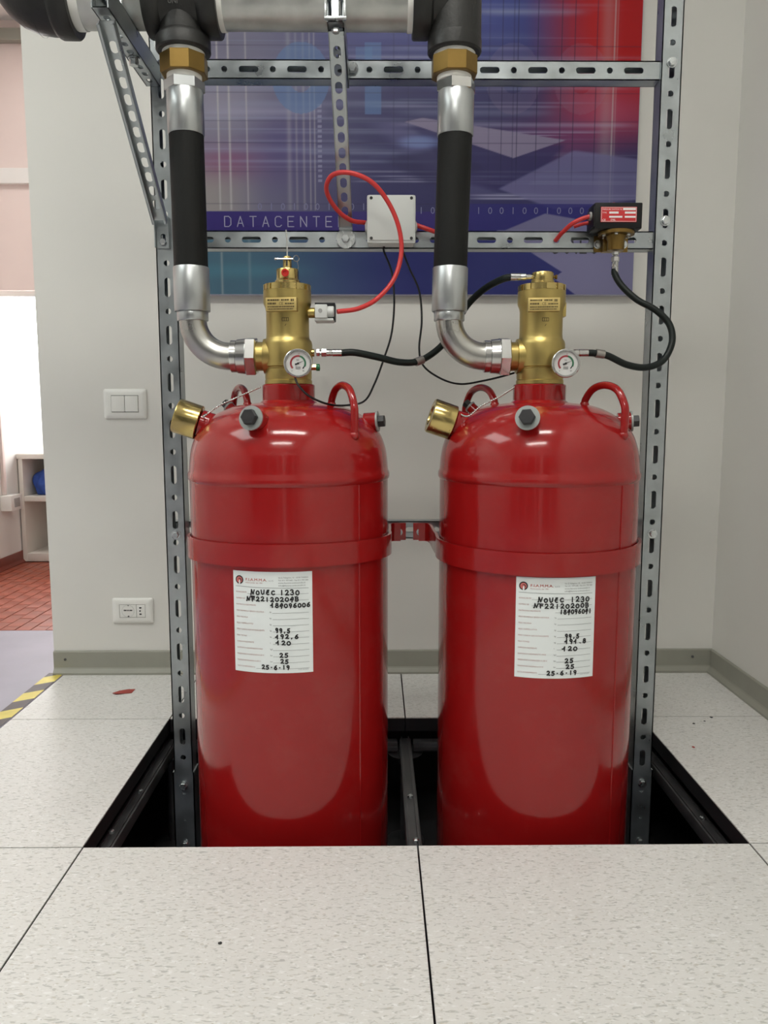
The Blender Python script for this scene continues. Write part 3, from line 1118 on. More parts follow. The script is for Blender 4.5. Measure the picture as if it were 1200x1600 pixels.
# serrated lips seen through the slots of the middle rail
mb = MB()
for k in range(70):
    x = -0.40 + 0.0072 * k
    mb.box((x, RYF + 0.030, 1.1375 - 0.018), (x + 0.0042, RYF + 0.0325, 1.1375 - 0.003))
finish('serrated_lip', mb, 'galvanised', rack, smooth=0)

# bracket arms that carry the manifold, with their diagonal braces


def slots(L, pitch=0.03, l=0.018, w=0.0095):
    n = int((L - 0.03) / pitch)
    return [(0.02 + pitch * (i + .5), l, w) for i in range(n)]


def arm(x, y_end, y_root, z0, z1):
    L = y_root - y_end
    # web faces down: local z -> +Y, local y (depth) -> +Z, local x -> X
    M = Matrix(((1, 0, 0, x), (0, 0, 1, y_end), (0, 1, 0, z0), (0, 0, 0, 1)))
    mb = MB()
    mb.channel(L, 0.029, z1 - z0, 0.002, slots(L, 0.032, 0.017, 0.011), M, lip=0.006)
    return finish('bracket_arm', mb, 'galvanised', rack, smooth=20)


def brace(p0, p1, w, d, open_front):
    p0, p1 = Vector(p0), Vector(p1)
    L = (p1 - p0).length
    zd = (p1 - p0).normalized()
    nrm = Vector((0, -1, 0))
    nrm = (nrm - zd * nrm.dot(zd)).normalized()       # towards the viewer
    yd = -nrm if not open_front else nrm              # depth direction of the channel
    xd = yd.cross(zd)
    o = p0
    M = Matrix(((xd.x, yd.x, zd.x, o.x), (xd.y, yd.y, zd.y, o.y), (xd.z, yd.z, zd.z, o.z), (0, 0, 0, 1)))
    mb = MB()
    mb.channel(L, w, d, 0.002, slots(L, 0.030, 0.021, 0.0135), M, lip=0.005)
    return finish('brace', mb, 'galvanised', rack, smooth=20)


aL = arm(-0.4575, 1.413, UY - 0.001, 1.441, 1.482)
aC = arm(-0.0685, 1.459, RYF - 0.001, 1.441, 1.482)
# left brace: open side to the viewer
b1 = brace((-0.4475, 1.716, 1.172), (-0.4575, 1.448, 1.437), 0.030, 0.018, True)
mb = MB()
mb.channel(0.062, 0.030, 0.016, 0.002, [(0.02, 0.02, 0.010)], Matrix(((1, 0, 0, -0.4475), (0, -1, 0, UY - 0.0015), (0, 0, 1, 1.117), (0, 0, 0, 1))), lip=0)
finish('brace_foot', mb, 'galvanised', rack, smooth=20)
bolt(rack, (-0.4475, UY - 0.004, 1.130), 0.007)
# middle brace: slotted back to the viewer
b2 = brace((-0.0625, 1.726, 1.160), (-0.0685, 1.484, 1.437), 0.028, 0.018, False)
mb = MB()
mb.box((-0.0765, RYF - 0.0045, 1.128), (-0.0485, RYF - 0.001, 1.172), bev=0.001)
mb.box((-0.0765, RYF - 0.018, 1.155), (-0.0485, RYF - 0.001, 1.158))
finish('brace_foot', mb, 'galvanised', rack, smooth=20)
mb = MB()
mb.lathe([(0.007, 0), (0.020, 0), (0.020, 0.0025), (0.007, 0.0025)], frame((-0.063, RYF - 0.0047, 1.1385), (0, -1, 0)), 32)
finish('washer', mb, 'zinc_bright', rack)
bolt(rack, (-0.063, RYF - 0.0073, 1.1385), 0.0085, L=0.008)
bolt(rack, (-0.0475, RYF - 0.001, 1.481), 0.009, wr=0.0125, mname='zinc_bright')
# clip nuts at the arms
bolt(aL, (-0.4575, 1.60, 1.440), 0.009, (0, 0, -1), wr=0.011, L=0.012)
mb = MB()
for s in (-1, 1):
    mb.box((-0.0685 + s * 0.0165 - 0.0025, 1.452, 1.446), (-0.0685 + s * 0.0165 + 0.0025, 1.4585, 1.478), bev=0.0015)
mb.box((-0.088, 1.452, 1.443), (-0.049, 1.4585, 1.448), bev=0.0015)
mb.box((-0.088, 1.452, 1.474), (-0.049, 1.4585, 1.479), bev=0.0015)
mb.box((-0.0745, 1.4535, 1.447), (-0.0625, 1.4575, 1.475))
finish('arm_end_clip', mb, 'zinc_bright', rack)
bolt(rack, (-0.0685, 1.4755, 1.4385), 0.007, (0, 0, -1), L=0.008)

# ------------------------------------------------------------------ manifold
PZ, PR = 1.5270, 0.0445
mani = thing('pipe_manifold', 'galvanised discharge pipe with black iron fittings above the tanks', 'pipe', (-0.2, TY, 1.44))
HXL, HXR = -0.3585, 0.1490


def pipe_x(x0, x1, name, mname, r=PR, seg=40):
    mb = MB()
    mb.lathe([(r, x0), (r, x1)], frame((0, TY, PZ), (1, 0, 0)), seg)
    return finish(name, mb, mname, mani)


pipe_x(-0.60, -0.40, 'pipe', 'pipe_zinc')
pipe_x(-0.30, 0.085, 'pipe', 'pipe_zinc')
for (x0, x1) in ((-0.556, -0.540), (-0.290, -0.279), (0.060, 0.071)):
    pipe_x(x0, x1, 'thread_tape', 'ptfe', PR + 0.0018)
# tee
mb = MB()
Mx = frame((0, TY, PZ), (1, 0, 0))
mb.lathe([(0.047, HXL - 0.064), (0.0575, HXL - 0.064), (0.0595, HXL - 0.061), (0.0595, HXL - 0.042), (0.0575, HXL - 0.038), (0.0535, HXL - 0.034), (0.0535, HXL + 0.034), (0.0575, HXL + 0.038), (0.0595, HXL + 0.042), (0.0595, HXL + 0.067), (0.0575, HXL + 0.070), (0.047, HXL + 0.070)], Mx, 48)
Mv = frame((HXL, TY, 0), (0, 0, 1))
BR = [(0.0415, 1.44), (0.0475, 1.44), (0.0505, 1.443), (0.0505, 1.462), (0.0475, 1.467), (0.0445, 1.471), (0.0445, PZ)]
mb.lathe(BR, Mv, 48)
tee = finish('tee_fitting', mb, 'cast_iron', mani)
mb = MB()
for i, s in enumerate(('PN 25', 'UNI')):
    fn = lambda x, y: Vector((HXL + x, TY - 0.0542, 1.5120 + y))
    add_text(mb, s, -0.014, -0.0115 * i + 0.002, 0.0125, fn, 0.026 if i == 0 else 0.018)
finish('cast_lettering', mb, 'steel_cast', tee, smooth=0, recalc=False)
# right elbow: comes from the left, turns down
mb = MB()
mb.lathe([(0.0495, 1.46), (0.0495, PZ + 0.012), (0.046, PZ + 0.030), (0.036, PZ + 0.043), (0.02, PZ + 0.049), (0.001, PZ + 0.050)], frame((HXR, TY, 0), (0, 0, 1)), 48)
mb.lathe([(0.0490, HXR - 0.05), (0.0490, HXR)], Mx, 40)
mb.lathe([(0.046, HXR - 0.079), (0.0565, HXR - 0.079), (0.0585, HXR - 0.076), (0.0585, HXR - 0.052), (0.0565, HXR - 0.046), (0.049, HXR - 0.042)], Mx, 48, caps=False)
mb.lathe([(0.0415, 1.44), (0.0475, 1.44), (0.0505, 1.443), (0.0505, 1.462), (0.0490, 1.470)], frame((HXR, TY, 0), (0, 0, 1)), 48)
finish('elbow_fitting', mb, 'cast_iron', mani)
# left elbow: turns up
mb = MB()
ex = -0.640
arcp = [Vector((-0.575, TY, PZ)), Vector((-0.60, TY, PZ))] + [Vector((-0.60 - 0.055 * math.sin(rad(a)), TY, PZ + 0.055 - 0.055 * math.cos(rad(a)))) for a in range(15, 91, 15)] + [Vector((-0.655, TY, PZ + 0.12))]
mb.tube(arcp, 0.0555, 40)
mb.lathe([(0.047, -0.556), (0.059, -0.556), (0.061, -0.559), (0.061, -0.586), (0.059, -0.590), (0.0555, -0.594)], Mx, 48, caps=False)
mb.lathe([(0.0560, -0.6225), (0.0560, -0.6235)], Mx, 48, caps=False)
finish('elbow_fitting', mb, 'cast_iron', mani)
for hx in (HXL, HXR):
    mb = MB()
    Mh = frame((hx, TY, 0), (0, 0, 1))
    mb.lathe([(0.0395, 1.431), (0.0395, 1.4405)], Mh, 32)
    finish('thread_tape', mb, 'ptfe', mani)
    mb = MB()
    hexa(mb, Mh @ Matrix.Rotation(rad(24), 4, 'Z'), 0.0445, 1.400, 1.434, 0.002, seg=8)
    finish('brass_adapter', mb, 'brass_dull', mani, smooth=20)
    mb = MB()
    mb.lathe([(0.0325, 1.391), (0.0325, 1.4015)], Mh, 32)
    finish('thread_tape', mb, 'ptfe', mani)
# pipe clamps on the arms
for (x) in (-0.4575, -0.0685):
    mb = MB()
    pts = [Vector((x, TY - PR - 0.004, 1.444))] + [Vector((x, TY - (PR + 0.004) * math.cos(rad(a)), PZ + (PR + 0.004) * math.sin(rad(a)))) for a in range(0, 181, 15)] + [Vector((x, TY + PR + 0.004, 1.444))]
    mb.tube(pts, 0.0035, 10)
    cl = finish('pipe_clamp', mb, 'zinc_bright', mani)
    for s in (-1, 1):
        mb = MB()
        hexa(mb, frame((x, TY + s * (PR + 0.004), 1.4445), (0, 0, 1)), 0.0072, 0, 0.006, 0.001)
        finish('nut', mb, 'zinc_bright', cl, smooth=20)


# ------------------------------------------------------------------ discharge hoses
def discharge_hose(hx, x_low, vx, label, lean):
    t = thing('discharge_hose', label, 'hose', (hx, TY, 0.88), 'discharge hoses')
    top = Vector((hx, TY, 1.391))

    def ax(z):      # axis of the hose leans slightly from top to bottom
        f = (1.391 - z) / (1.391 - 0.9521)
        f = f * f * (3 - 2 * f) if lean else f
        return Vector((hx + (x_low - hx) * f, TY, z))
    mb = MB()
    hexa(mb, frame((hx, TY, 0), (0, 0, 1)) @ Matrix.Rotation(rad(12), 4, 'Z'), 0.0375, 1.371, 1.392, 0.003)
    finish('hex_nut', mb, 'chrome' if lean else 'aluminium', t, smooth=20)

    def sleeve(name, z0, z1, r, mname, prof=None):
        d = (ax(z1) - ax(z0)).normalized()
        Mx = frame(ax(z0), d)
        L = (ax(z1) - ax(z0)).length
        mb = MB()
        mb.lathe([(r * .86, 0), (r - .001, 0), (r, 0.0015), (r, L - 0.0015), (r - .001, L), (r * .86, L)], Mx, 40)
        return finish(name, mb, mname, t)
    sleeve('ferrule', 1.2938, 1.373, 0.0343, 'aluminium')
    mb = MB()
    mb.tube([ax(1.30 - (1.30 - 1.045) * i / 16) for i in range(17)], 0.0325, 36)
    finish('rubber_hose', mb, 'rubber', t)
    sleeve('ferrule', 0.9679, 1.0514, 0.0345, 'aluminium')
    sleeve('collar', 0.9500, 0.9690, 0.0300, 'aluminium')
    # bent tube to the valve
    zc, R = 0.8822, 0.070
    xl = x_low
    pts = [Vector((xl, TY, 0.955))] + [Vector((xl + R - R * math.cos(rad(a)), TY, zc + R - R * math.sin(rad(a)))) for a in range(0, 91, 6)] + [Vector((vx - 0.098, TY, zc))]
    mb = MB()
    mb.tube(pts, 0.0265, 32)
    finish('bent_tube', mb, 'steel_tube', t)
    Mx = frame((0, TY, zc), (1, 0, 0))
    mb = MB()
    mb.lathe([(0.026, vx - 0.111), (0.031, vx - 0.111), (0.031, vx - 0.1005), (0.0295, vx - 0.100), (0.0295, vx - 0.0995), (0.0325, vx - 0.099), (0.0345, vx - 0.082), (0.030, vx - 0.079)], Mx, 40)
    finish('union_sleeve', mb, 'chrome', t)
    mb = MB()
    hexa(mb, Mx @ Matrix.Rotation(rad(8), 4, 'Z'), 0.0395, vx - 0.082, vx - 0.061, 0.003)
    finish('union_nut', mb, 'chrome', t, smooth=20)
    return t


discharge_hose(HXL, -0.3560, TXL, 'black rubber discharge hose down to the left valve', False)
discharge_hose(HXR + 0.004, 0.1440, TXR, 'black rubber discharge hose down to the right valve', True)


# ------------------------------------------------------------------ valves
def tank_valve(X, label):
    t = thing('brass_valve', label, 'valve', (X, TY, NECK_TOP), 'brass discharge valves')
    M = Matrix.Translation((X, TY, 0))
    prof = [(0.030, NECK_TOP + .0004), (0.0455, NECK_TOP + 0.0004), (0.0462, 0.8285), (0.0462, 0.8355), (0.0448, 0.8365), (0.0448, 0.838), (0.0455, 0.840), (0.0455, 0.8575),
            (0.0440, 0.8590), (0.0440, 0.8610), (0.0475, 0.8625), (0.0478, 0.88), (0.0475, 0.905), (0.0462, 0.9110), (0.0430, 0.9150), (0.0420, 0.9180), (0.0415, 0.925), (0.0415, 0.968),
            (0.0428, 0.974), (0.0458, 0.981), (0.0463, 0.984), (0.0463, 1.0055), (0.0455, 1.0062), (0.03, 1.0062)]
    mb = MB()
    mb.lathe(prof, M, 56)
    # outlet boss with its round pad
    Mx = frame((X, TY, 0.8822), (-1, 0, 0))
    mb.lathe([(0.034, 0.02), (0.034, 0.045), (0.0335, 0.047), (0.0315, 0.0475)], Mx, 40)
    mb.lathe([(0.028, 0.04), (0.028, 0.060), (0.030, 0.0605), (0.030, 0.0625), (0.026, 0.063)], Mx, 32)
    body = finish('valve_body', mb, 'brass_satin', t)
    # crenellated lock ring
    mb = MB()
    n = 12
    poly = []
    for k in range(n):
        a = 2 * PI * k / n
        for (da, r) in ((0.02, 0.0458), (0.19, 0.0462), (0.36, 0.0458), (0.365, 0.0436), (0.51, 0.0436), (0.515, 0.0458)):
            poly.append((r * math.cos(a + da), r * math.sin(a + da)))
    mb.prism(poly, 1.0063, 1.0175, M)
    mb.lathe([(0.044, 1.0175), (0.042, 1.0187), (0.02, 1.0190)], M, 40, caps=False)
    finish('lock_ring', mb, 'brass_bright', t, smooth=25)
    # name plate
    pl = MB()
    az = rad(-8 if X < 0 else -6)
    Mp = frame((X + 0.0462 * math.sin(az), TY - 0.0462 * math.cos(az), 0.976), (math.sin(az), -math.cos(az), 0), (math.cos(az), math.sin(az), 0))
    pl.box((-0.0300, -0.0125, -0.012), (0.0300, 0.0125, 0.0035), Mp, bev=0.001)
    plate = finish('name_plate', pl, 'brass_plate', t)
    mb = MB()
    fn = lambda x, y: Mp @ Vector((x, y, 0.0038))
    add_text(mb, 'CE', -0.004, -0.0012, 0.0072, fn, 0.008)

    def bars(y, x0, x1, h):        # print too small to read: word-long dashes
        x = x0
        while x < x1:
            w = random.uniform(0.0012, 0.0035)
            mb.add([fn(x, y), fn(min(x + w, x1), y), fn(min(x + w, x1), y + h), fn(x, y + h)], [(0, 1, 2, 3)])
            x += w + 0.0007
    bars(0.0062, -0.026, -0.003, 0.0030)
    bars(0.0062, 0.0005, 0.016, 0.0030)
    bars(0.0050, 0.019, 0.025, 0.0045)
    bars(-0.0004, -0.026, -0.009, 0.0034)
    bars(-0.0004, 0.008, 0.026, 0.0026)
    bars(-0.0058, -0.026, 0.026, 0.0022)
    bars(-0.0098, -0.026, 0.024, 0.0018)
    finish('plate_engraving', mb, 'brass_mark', plate, smooth=0, recalc=False)
    # cast mark on the body front
    mb = MB()
    fm = lambda x, y: Vector((X + 0.0421 * math.sin((x) / 0.042), TY - 0.0421 * math.cos(x / 0.042), 0.946 + y))
    for (a, b) in (((-0.006, 0.0), (0.006, 0.0)), ((0.006, 0.0), (0.006, 0.006)), ((0.006, 0.006), (-0.006, 0.006)), ((-0.006, 0.006), (-0.006, 0.0)), ((-0.002, 0.006), (-0.002, 0)), ((0.002, 0.006), (0.002, 0)), ((-0.0008, -0.009), (0.0012, -0.006))):
        ribbon(mb, [a, b], 0.0005, fm)
    finish('cast_mark', mb, 'brass_mark', t, smooth=0, recalc=False)
    # gauge
    gx = 0.0262 if X < 0 else 0.033
    gc = Vector((X + gx, 1.509, 0.8644))
    Mg = frame(gc, (0.03 if X < 0 else -0.02, -1, 0), (1, 0, 0))      # local z to the viewer; y = z cross x
    ys = 1 if Mg.col[1][2] > 0 else -1
    mb = MB()
    mb.lathe([(0.006, -0.05), (0.006, -0.022), (0.011, -0.022), (0.011, -0.012), (0.0235, -0.012), (0.0255, -0.010), (0.0258, 0.004), (0.0268, 0.0045), (0.0268, 0.0075), (0.0255, 0.0085), (0.0228, 0.0085), (0.0222, 0.0055)], Mg, 48, caps=False)
    ga = finish('pressure_gauge', mb, 'chrome', t)
    ga['label'] = 'round chrome pressure gauge with white dial'
    mb = MB()
    mb.lathe([(0.001, 0.0050), (0.0225, 0.0050)], Mg, 48, caps=False)
    finish('dial', mb, 'dial_white', ga, smooth=0)
    mb = MB()

    def ring(r0, r1, a0, a1, mi, z):
        n = 16
        vs = [Mg @ Vector((r * math.cos(rad(a0 + (a1 - a0) * i / n)), ys * r * math.sin(rad(a0 + (a1 - a0) * i / n)), z)) for r in (r0, r1) for i in range(n + 1)]
        mb.add(vs, [(i, i + 1, n + 2 + i, n + 1 + i) for i in range(n)], None, mi)
    ring(0.0118, 0.0152, 75, 222, 0, 0.0054)
    ring(0.0118, 0.0152, -25, 75, 1, 0.0054)
    ring(0.0118, 0.0138, -48, -25, 2, 0.0054)
    fg = lambda x, y: Mg @ Vector((x, ys * y, 0.0054))
    add_text(mb, 'bar', -0.0030, 0.0052, 0.0042, fg, mi=2)
    add_text(mb, '0', -0.0125, -0.0150, 0.0036, fg, mi=2)
    add_text(mb, '60', 0.0080, -0.0150, 0.0036, fg, mi=2)
    add_text(mb, '25', 0.0000, 0.0162, 0.0036, fg, mi=0)
    for k in range(8):
        fy = -0.0065 if k < 4 else -0.0092
        mb.add([fg(-0.0045 + 0.0024 * (k % 4), fy), fg(-0.0028 + 0.0024 * (k % 4), fy), fg(-0.0028 + 0.0024 * (k % 4), fy - 0.0013), fg(-0.0045 + 0.0024 * (k % 4), fy - 0.0013)], [(0, 1, 2, 3)], None, 2)
    finish('dial_print', mb, ['dial_red', 'dial_green', 'ink_black'], ga, smooth=0, recalc=False)
    mb = MB()
    fn2 = lambda x, y: Mg @ Vector((x, ys * y, 0.0062))
    an = rad(23)
    ca, sa = math.cos(an), math.sin(an)
    rot = lambda x, y: fn2(x * ca - y * sa, x * sa + y * ca)
    mb.add([rot(-0.006, -0.0017), rot(0.002, -0.0006), rot(0.0125, -0.0001), rot(0.0125, 0.0001), rot(0.002, 0.0006), rot(-0.006, 0.0017)], [(0, 1, 2, 3, 4, 5)])
    for r in (0.0018,):
        mb.add([fn2(r * math.cos(2 * PI * k / 12), r * math.sin(2 * PI * k / 12)) for k in range(12)], [list(range(12))])
    finish('needle', mb, 'ink_black', ga, smooth=0, recalc=False)
    return t


vL = tank_valve(TXL, 'brass valve with pin actuator and solenoid on the left cylinder')
vR = tank_valve(TXR, 'brass valve with plain round head on the right cylinder')

# left valve: pin actuator, solenoid stub, drain screw
M = Matrix.Translation((TXL + 0.001, TY, 0))
mb = MB()
mb.lathe([(0.0245, 1.019), (0.0245, 1.025), (0.0215, 1.029), (0.0215, 1.046), (0.0205, 1.048), (0.0085, 1.048), (0.0082, 1.070), (0.0075, 1.072), (0.003, 1.072)], M, 32)
act = finish('manual_actuator', mb, 'brass_bright', vL)
mb = MB()
mb.box((TXL - 0.0005, TY - 0.0095, 1.054), (TXL + 0.0025, TY - 0.007, 1.064))
finish('actuator_slot', mb, 'gap_dark', act, smooth=0)
mb = MB()
Mx = frame((TXL - 0.001, TY - 0.020, 1.038), (0, -1, 0))
mb.lathe([(0.0072, 0), (0.0072, 0.005), (0.0045, 0.005), (0.004, 0.003), (0.0005, 0.003)], Mx, 20)
finish('red_cap', mb, 'red_part', act)
mb = MB()
mb.tube([(TXL + 0.001, TY, 1.071), (TXL + 0.001, TY, 1.10), (TXL - 0.0005, TY, 1.122)], 0.0014, 8)
mb.tube([(TXL - 0.020, TY - 0.010, 1.066), (TXL + 0.013, TY - 0.009, 1.066)], 0.0018, 8)
mb.sphere((TXL - 0.0205, TY - 0.010, 1.066), 0.0026)
ring = [Vector((TXL + 0.019 + 0.0055 * math.cos(2 * PI * k / 16), TY - 0.008, 1.067 + 0.0055 * math.sin(2 * PI * k / 16))) for k in range(17)]
mb.tube(ring, 0.0009, 6, caps=False)
mb.tube([(TXL + 0.021, TY - 0.008, 1.062), (TXL + 0.023, TY - 0.008, 1.052), (TXL + 0.0215, TY - 0.006, 1.044)], 0.0007, 6)
finish('safety_pin', mb, 'chrome', vL)
mb = MB()
mb.lathe([(0.010, 0.03), (0.010, 0.053), (0.008, 0.053)], frame((TXL, TY, 0.966), (1, 0, 0)), 20)
stub = finish('solenoid_stub', mb, 'brass_satin', vL)
mb = MB()
hexa(mb, frame((TXL, TY - 0.01, 0.8605), (1, 0, 0)), 0.0062, 0.04, 0.056, 0.001)
finish('drain_nut', mb, 'brass_bright', vL, smooth=20)
mb = MB()
mb.lathe([(0.0068, 0.056), (0.0068, 0.062), (0.004, 0.063)], frame((TXL, TY - 0.01, 0.8605), (1, 0, 0)), 16)
finish('green_cap', mb, 'green_cap', vL)
# right valve: plain round head with side screw, and side boss
M = Matrix.Translation((TXR + 0.001, TY, 0))
mb = MB()
mb.lathe([(0.025, 1.019), (0.025, 1.0225), (0.0225, 1.0235), (0.0225, 1.027), (0.0208, 1.0275), (0.0212, 1.029), (0.0212, 1.0405), (0.020, 1.0425), (0.012, 1.0428)], M, 36)
hd = finish('round_head', mb, 'brass_bright', vR)
mb = MB()
mb.lathe([(0.0028, 0.02), (0.0028, 0.0235), (0.0045, 0.0255), (0.0045, 0.028)], frame((TXR + 0.001, TY, 1.0345), (1, 0, 0)), 16)
finish('side_screw', mb, 'brass_dull', hd)
mb = MB()
mb.box((TXR + 0.036, TY - 0.012, 0.958), (TXR + 0.0462, TY + 0.012, 0.985), bev=0.001)
finish('side_boss', mb, 'brass_satin', vR)
for X, vv in ((TXL, vL), (TXR, vR)):
    mb = MB()
    mb.lathe([(0.0075, 0.04), (0.0075, 0.0515), (0.006, 0.0518)], frame((X, TY - 0.004, 0.889), (1, 0, 0)), 16)
    finish('side_port', mb, 'brass_bright', vv)

# solenoid plug of the left valve
sp = thing('solenoid_coil', 'grey and black solenoid plug on the left valve', 'solenoid', (TXL + 0.053, TY, 0.966))
sx = TXL + 0.0535
mb = MB()
mb.box((sx, TY - 0.0085, 0.951), (sx + 0.0395, TY + 0.030, 0.9845), bev=0.0015)
finish('coil_body', mb, 'plastic_black', sp)
mb = MB()
mb.box((sx + 0.002, TY - 0.034, 0.9525), (sx + 0.0255, TY - 0.009, 0.978), bev=0.002)
mb.box((sx + 0.001, TY - 0.030, 0.9480), (sx + 0.037, TY + 0.02, 0.9525), bev=0.001)
finish('plug_housing', mb, 'plastic_grey', sp)
mb = MB()
mb.lathe([(0.0100, 0), (0.0104, 0.002), (0.0104, 0.011), (0.0092, 0.0125), (0.003, 0.0125)], frame((sx + 0.0255, TY - 0.022, 0.9655), (1, 0, 0)), 20)
gl = finish('cable_gland', mb, 'plastic_grey', sp)
mb = MB()
mb.lathe([(0.0040, 0), (0.0040, 0.0008), (0.0032, 0.0008), (0.003, 0.0003), (0.0005, 0.0003)], frame((sx + 0.0125, TY - 0.034, 0.966), (0, -1, 0)), 16)
finish('plug_screw', mb, 'plastic_dark_grey', sp)

# ------------------------------------------------------------------ junction box and pressure switch on the middle rail
jx0, jx1, jz0, jz1 = -0.0175, 0.0830, 1.1190, 1.2160
jb = thing('junction_box', 'light grey square junction box on the middle rail', 'junction box', ((jx0 + jx1) / 2, 1.74, jz0))
mb = MB()
mb.box((jx0 + 0.002, 1.700, jz0 + 0.002), (jx1 - 0.002, 1.7395, jz1 - 0.002), bev=0.004)
finish('box_body', mb, 'plastic_grey', jb)
mb = MB()
mb.box((jx0, 1.686, jz0), (jx1, 1.702, jz1), bev=0.005)
mb.box((jx0 + 0.004, 1.6845, jz0 + 0.006), (jx1 - 0.004, 1.687, jz1 - 0.003), bev=0.001)
lid = finish('lid', mb, 'plastic_grey', jb)
for x in (jx0 + 0.009, jx1 - 0.009):
    for z in (jz0 + 0.010, jz1 - 0.0075):
        mb = MB()
        mb.lathe([(0.0032, 0), (0.0032, 0.0010), (0.0005, 0.0010)], frame((x, 1.6850, z), (0, -1, 0)), 14)
        finish('lid_screw', mb, 'gap_dark', lid)
for (x, d) in ((jx0 + 0.002, -1), (jx1 - 0.002, 1)):
    mb = MB()
    mb.lathe([(0.0125, 0), (0.0125, 0.003), (0.0095, 0.005), (0.0060, 0.0065)], frame((x, 1.718, 1.1590), (d, 0, 0)), 20)
    finish('grommet', mb, 'plastic_grey', jb)
mb = MB()
mb.lathe([(0.0125, 0), (0.0125, 0.002), (0.010, 0.003)], frame((0.058, 1.718, jz1 - 0.002), (0, 0, 1)), 20)
finish('grommet', mb, 'plastic_grey', jb)

ps = thing('pressure_switch', 'black pressure switch with red type plate and brass base', 'switch', (0.498, 1.70, 1.10))
mb = MB()
mb.box((0.4480, 1.672, 1.1460), (0.5455, 1.725, 1.1980), bev=0.003)
mb.box((0.4455, 1.672, 1.150), (0.4485, 1.725, 1.190), bev=0.001)
body = finish('switch_body', mb, 'plastic_black', ps)
mb = MB()
mb.box((0.4597, 1.6705, 1.1587), (0.5332, 1.6725, 1.1887), bev=0.0005)
pl = finish('type_plate', mb, 'red_plate', ps)
mb = MB()
fp = lambda x, y: Vector((0.4597 + x, 1.6702, 1.1587 + y))
for (x0, y0, x1, y1) in ((0.045, 0.0235, 0.071, 0.0275), (0.017, 0.0165, 0.036, 0.0205), (0.049, 0.0165, 0.071, 0.0205), (0.017, 0.0085, 0.044, 0.0120), (0.049, 0.0085, 0.071, 0.0120)):
    mb.add([fp(x0, y0), fp(x1, y0), fp(x1, y1), fp(x0, y1)], [(0, 1, 2, 3)])
add_text(mb, 'PRESSURE SWITCH', 0.003, 0.0235, 0.0042, fp, 0.034)
add_text(mb, 'N.', 0.039, 0.0235, 0.0045, fp)
add_text(mb, 'TYPE', 0.003, 0.0170, 0.0040, fp)
add_text(mb, 'CE', 0.003, 0.0020, 0.0060, fp)
add_text(mb, 'SYEL', 0.020, 0.0025, 0.0052, fp)
for (x0, y0, x1, y1) in ((0.001, 0.001, 0.0725, 0.0016), (0.001, 0.0284, 0.0725, 0.0290), (0.001, 0.001, 0.0016, 0.029), (0.0719, 0.001, 0.0725, 0.029)):
    mb.add([fp(x0, y0), fp(x1, y0), fp(x1, y1), fp(x0, y1)], [(0, 1, 2, 3)])
finish('plate_print', mb, 'white_print', pl, smooth=0, recalc=False)
mb = MB()
mb.lathe([(0.004, 1.198), (0.004, 1.202), (0.003, 1.204), (0.001, 1.2045)], Matrix.Translation((0.4935, 1.70, 0)), 14)
finish('red_lamp', mb, 'red_part', ps)
mb = MB()
mb.lathe([(0.018, 1.1385), (0.0365, 1.1385), (0.0370, 1.1390), (0.0370, 1.1450), (0.036, 1.1460)], Matrix.Translation((0.5015, 1.702, 0)), 36)
mb.lathe([(0.010, 1.108), (0.0165, 1.1085), (0.0175, 1.110), (0.0175, 1.128), (0.021, 1.1345), (0.021, 1.1385)], Matrix.Translation((0.5015, 1.702, 0)), 32)
br = finish('brass_base', mb, 'brass_dull', ps)
for k in range(6):
    a = rad(60 * k + 15)
    mb = MB()
    mb.lathe([(0.004, 1.1352), (0.004, 1.1386)], Matrix.Translation((0.5015 + 0.0275 * math.cos(a), 1.702 + 0.0275 * math.sin(a), 0)), 10)
    finish('screw', mb, 'zinc_bright', br)
mb = MB()
mb.box((0.4650, 1.7365, 1.112), (0.5380, 1.7405, 1.146), bev=0.002)
mb.box((0.480, 1.715, 1.110), (0.523, 1.738, 1.136), bev=0.002)
bk = finish('mounting_bracket', mb, 'brass_dull', ps)
for x in (0.4730, 0.5270):
    bolt(bk, (x, 1.7364, 1.1275), 0.0065, wr=0.009)

# ------------------------------------------------------------------ hoses and cables
PZW = 1.66


def hose(name, pts, r, mname, label, cat, ends=(), n=12, seg=14):
    path = catmull(pts, n)
    loc = Vector(pts[0])
    t = thing(name, label, cat, loc)
    mb = MB()
    mb.tube(path, r, seg)
    finish('sheath', mb, mname, t)
    return t, path


def ferrule(t, p, d, L, r, nut=True, mname='chrome'):
    d = Vector(d).normalized()
    Mx = frame(p, d)
    mb = MB()
    mb.lathe([(r * .75, 0), (r, 0.0005), (r, L * 0.62), (r * 0.9, L * 0.64), (r * 0.9, L * .66), (r * .95, L * .68), (r * 0.95, L), (r * .6, L)], Mx, 20)
    f = finish('ferrule', mb, mname, t)
    if nut:
        mb = MB()
        hexa(mb, Mx, r * 1.2, L, L + 0.010, 0.001)
        mb.lathe([(r * .55, L + 0.010), (r * .55, L + 0.013)], Mx, 12)
        hexa(mb, Mx, r * 1.05, L + 0.013, L + 0.020, 0.001)
        finish('coupling_nut', mb, mname, t, smooth=20)


def clampring(t, path, i, r, L):
    p = path[i]
    d = (path[i + 1] - path[i - 1]).normalized()
    mb = MB()
    mb.lathe([(r * .8, -L / 2), (r, -L / 2), (r, L / 2), (r * .8, L / 2)], frame(p, d), 20)
    finish('hose_clip', mb, 'steel_dull', t)


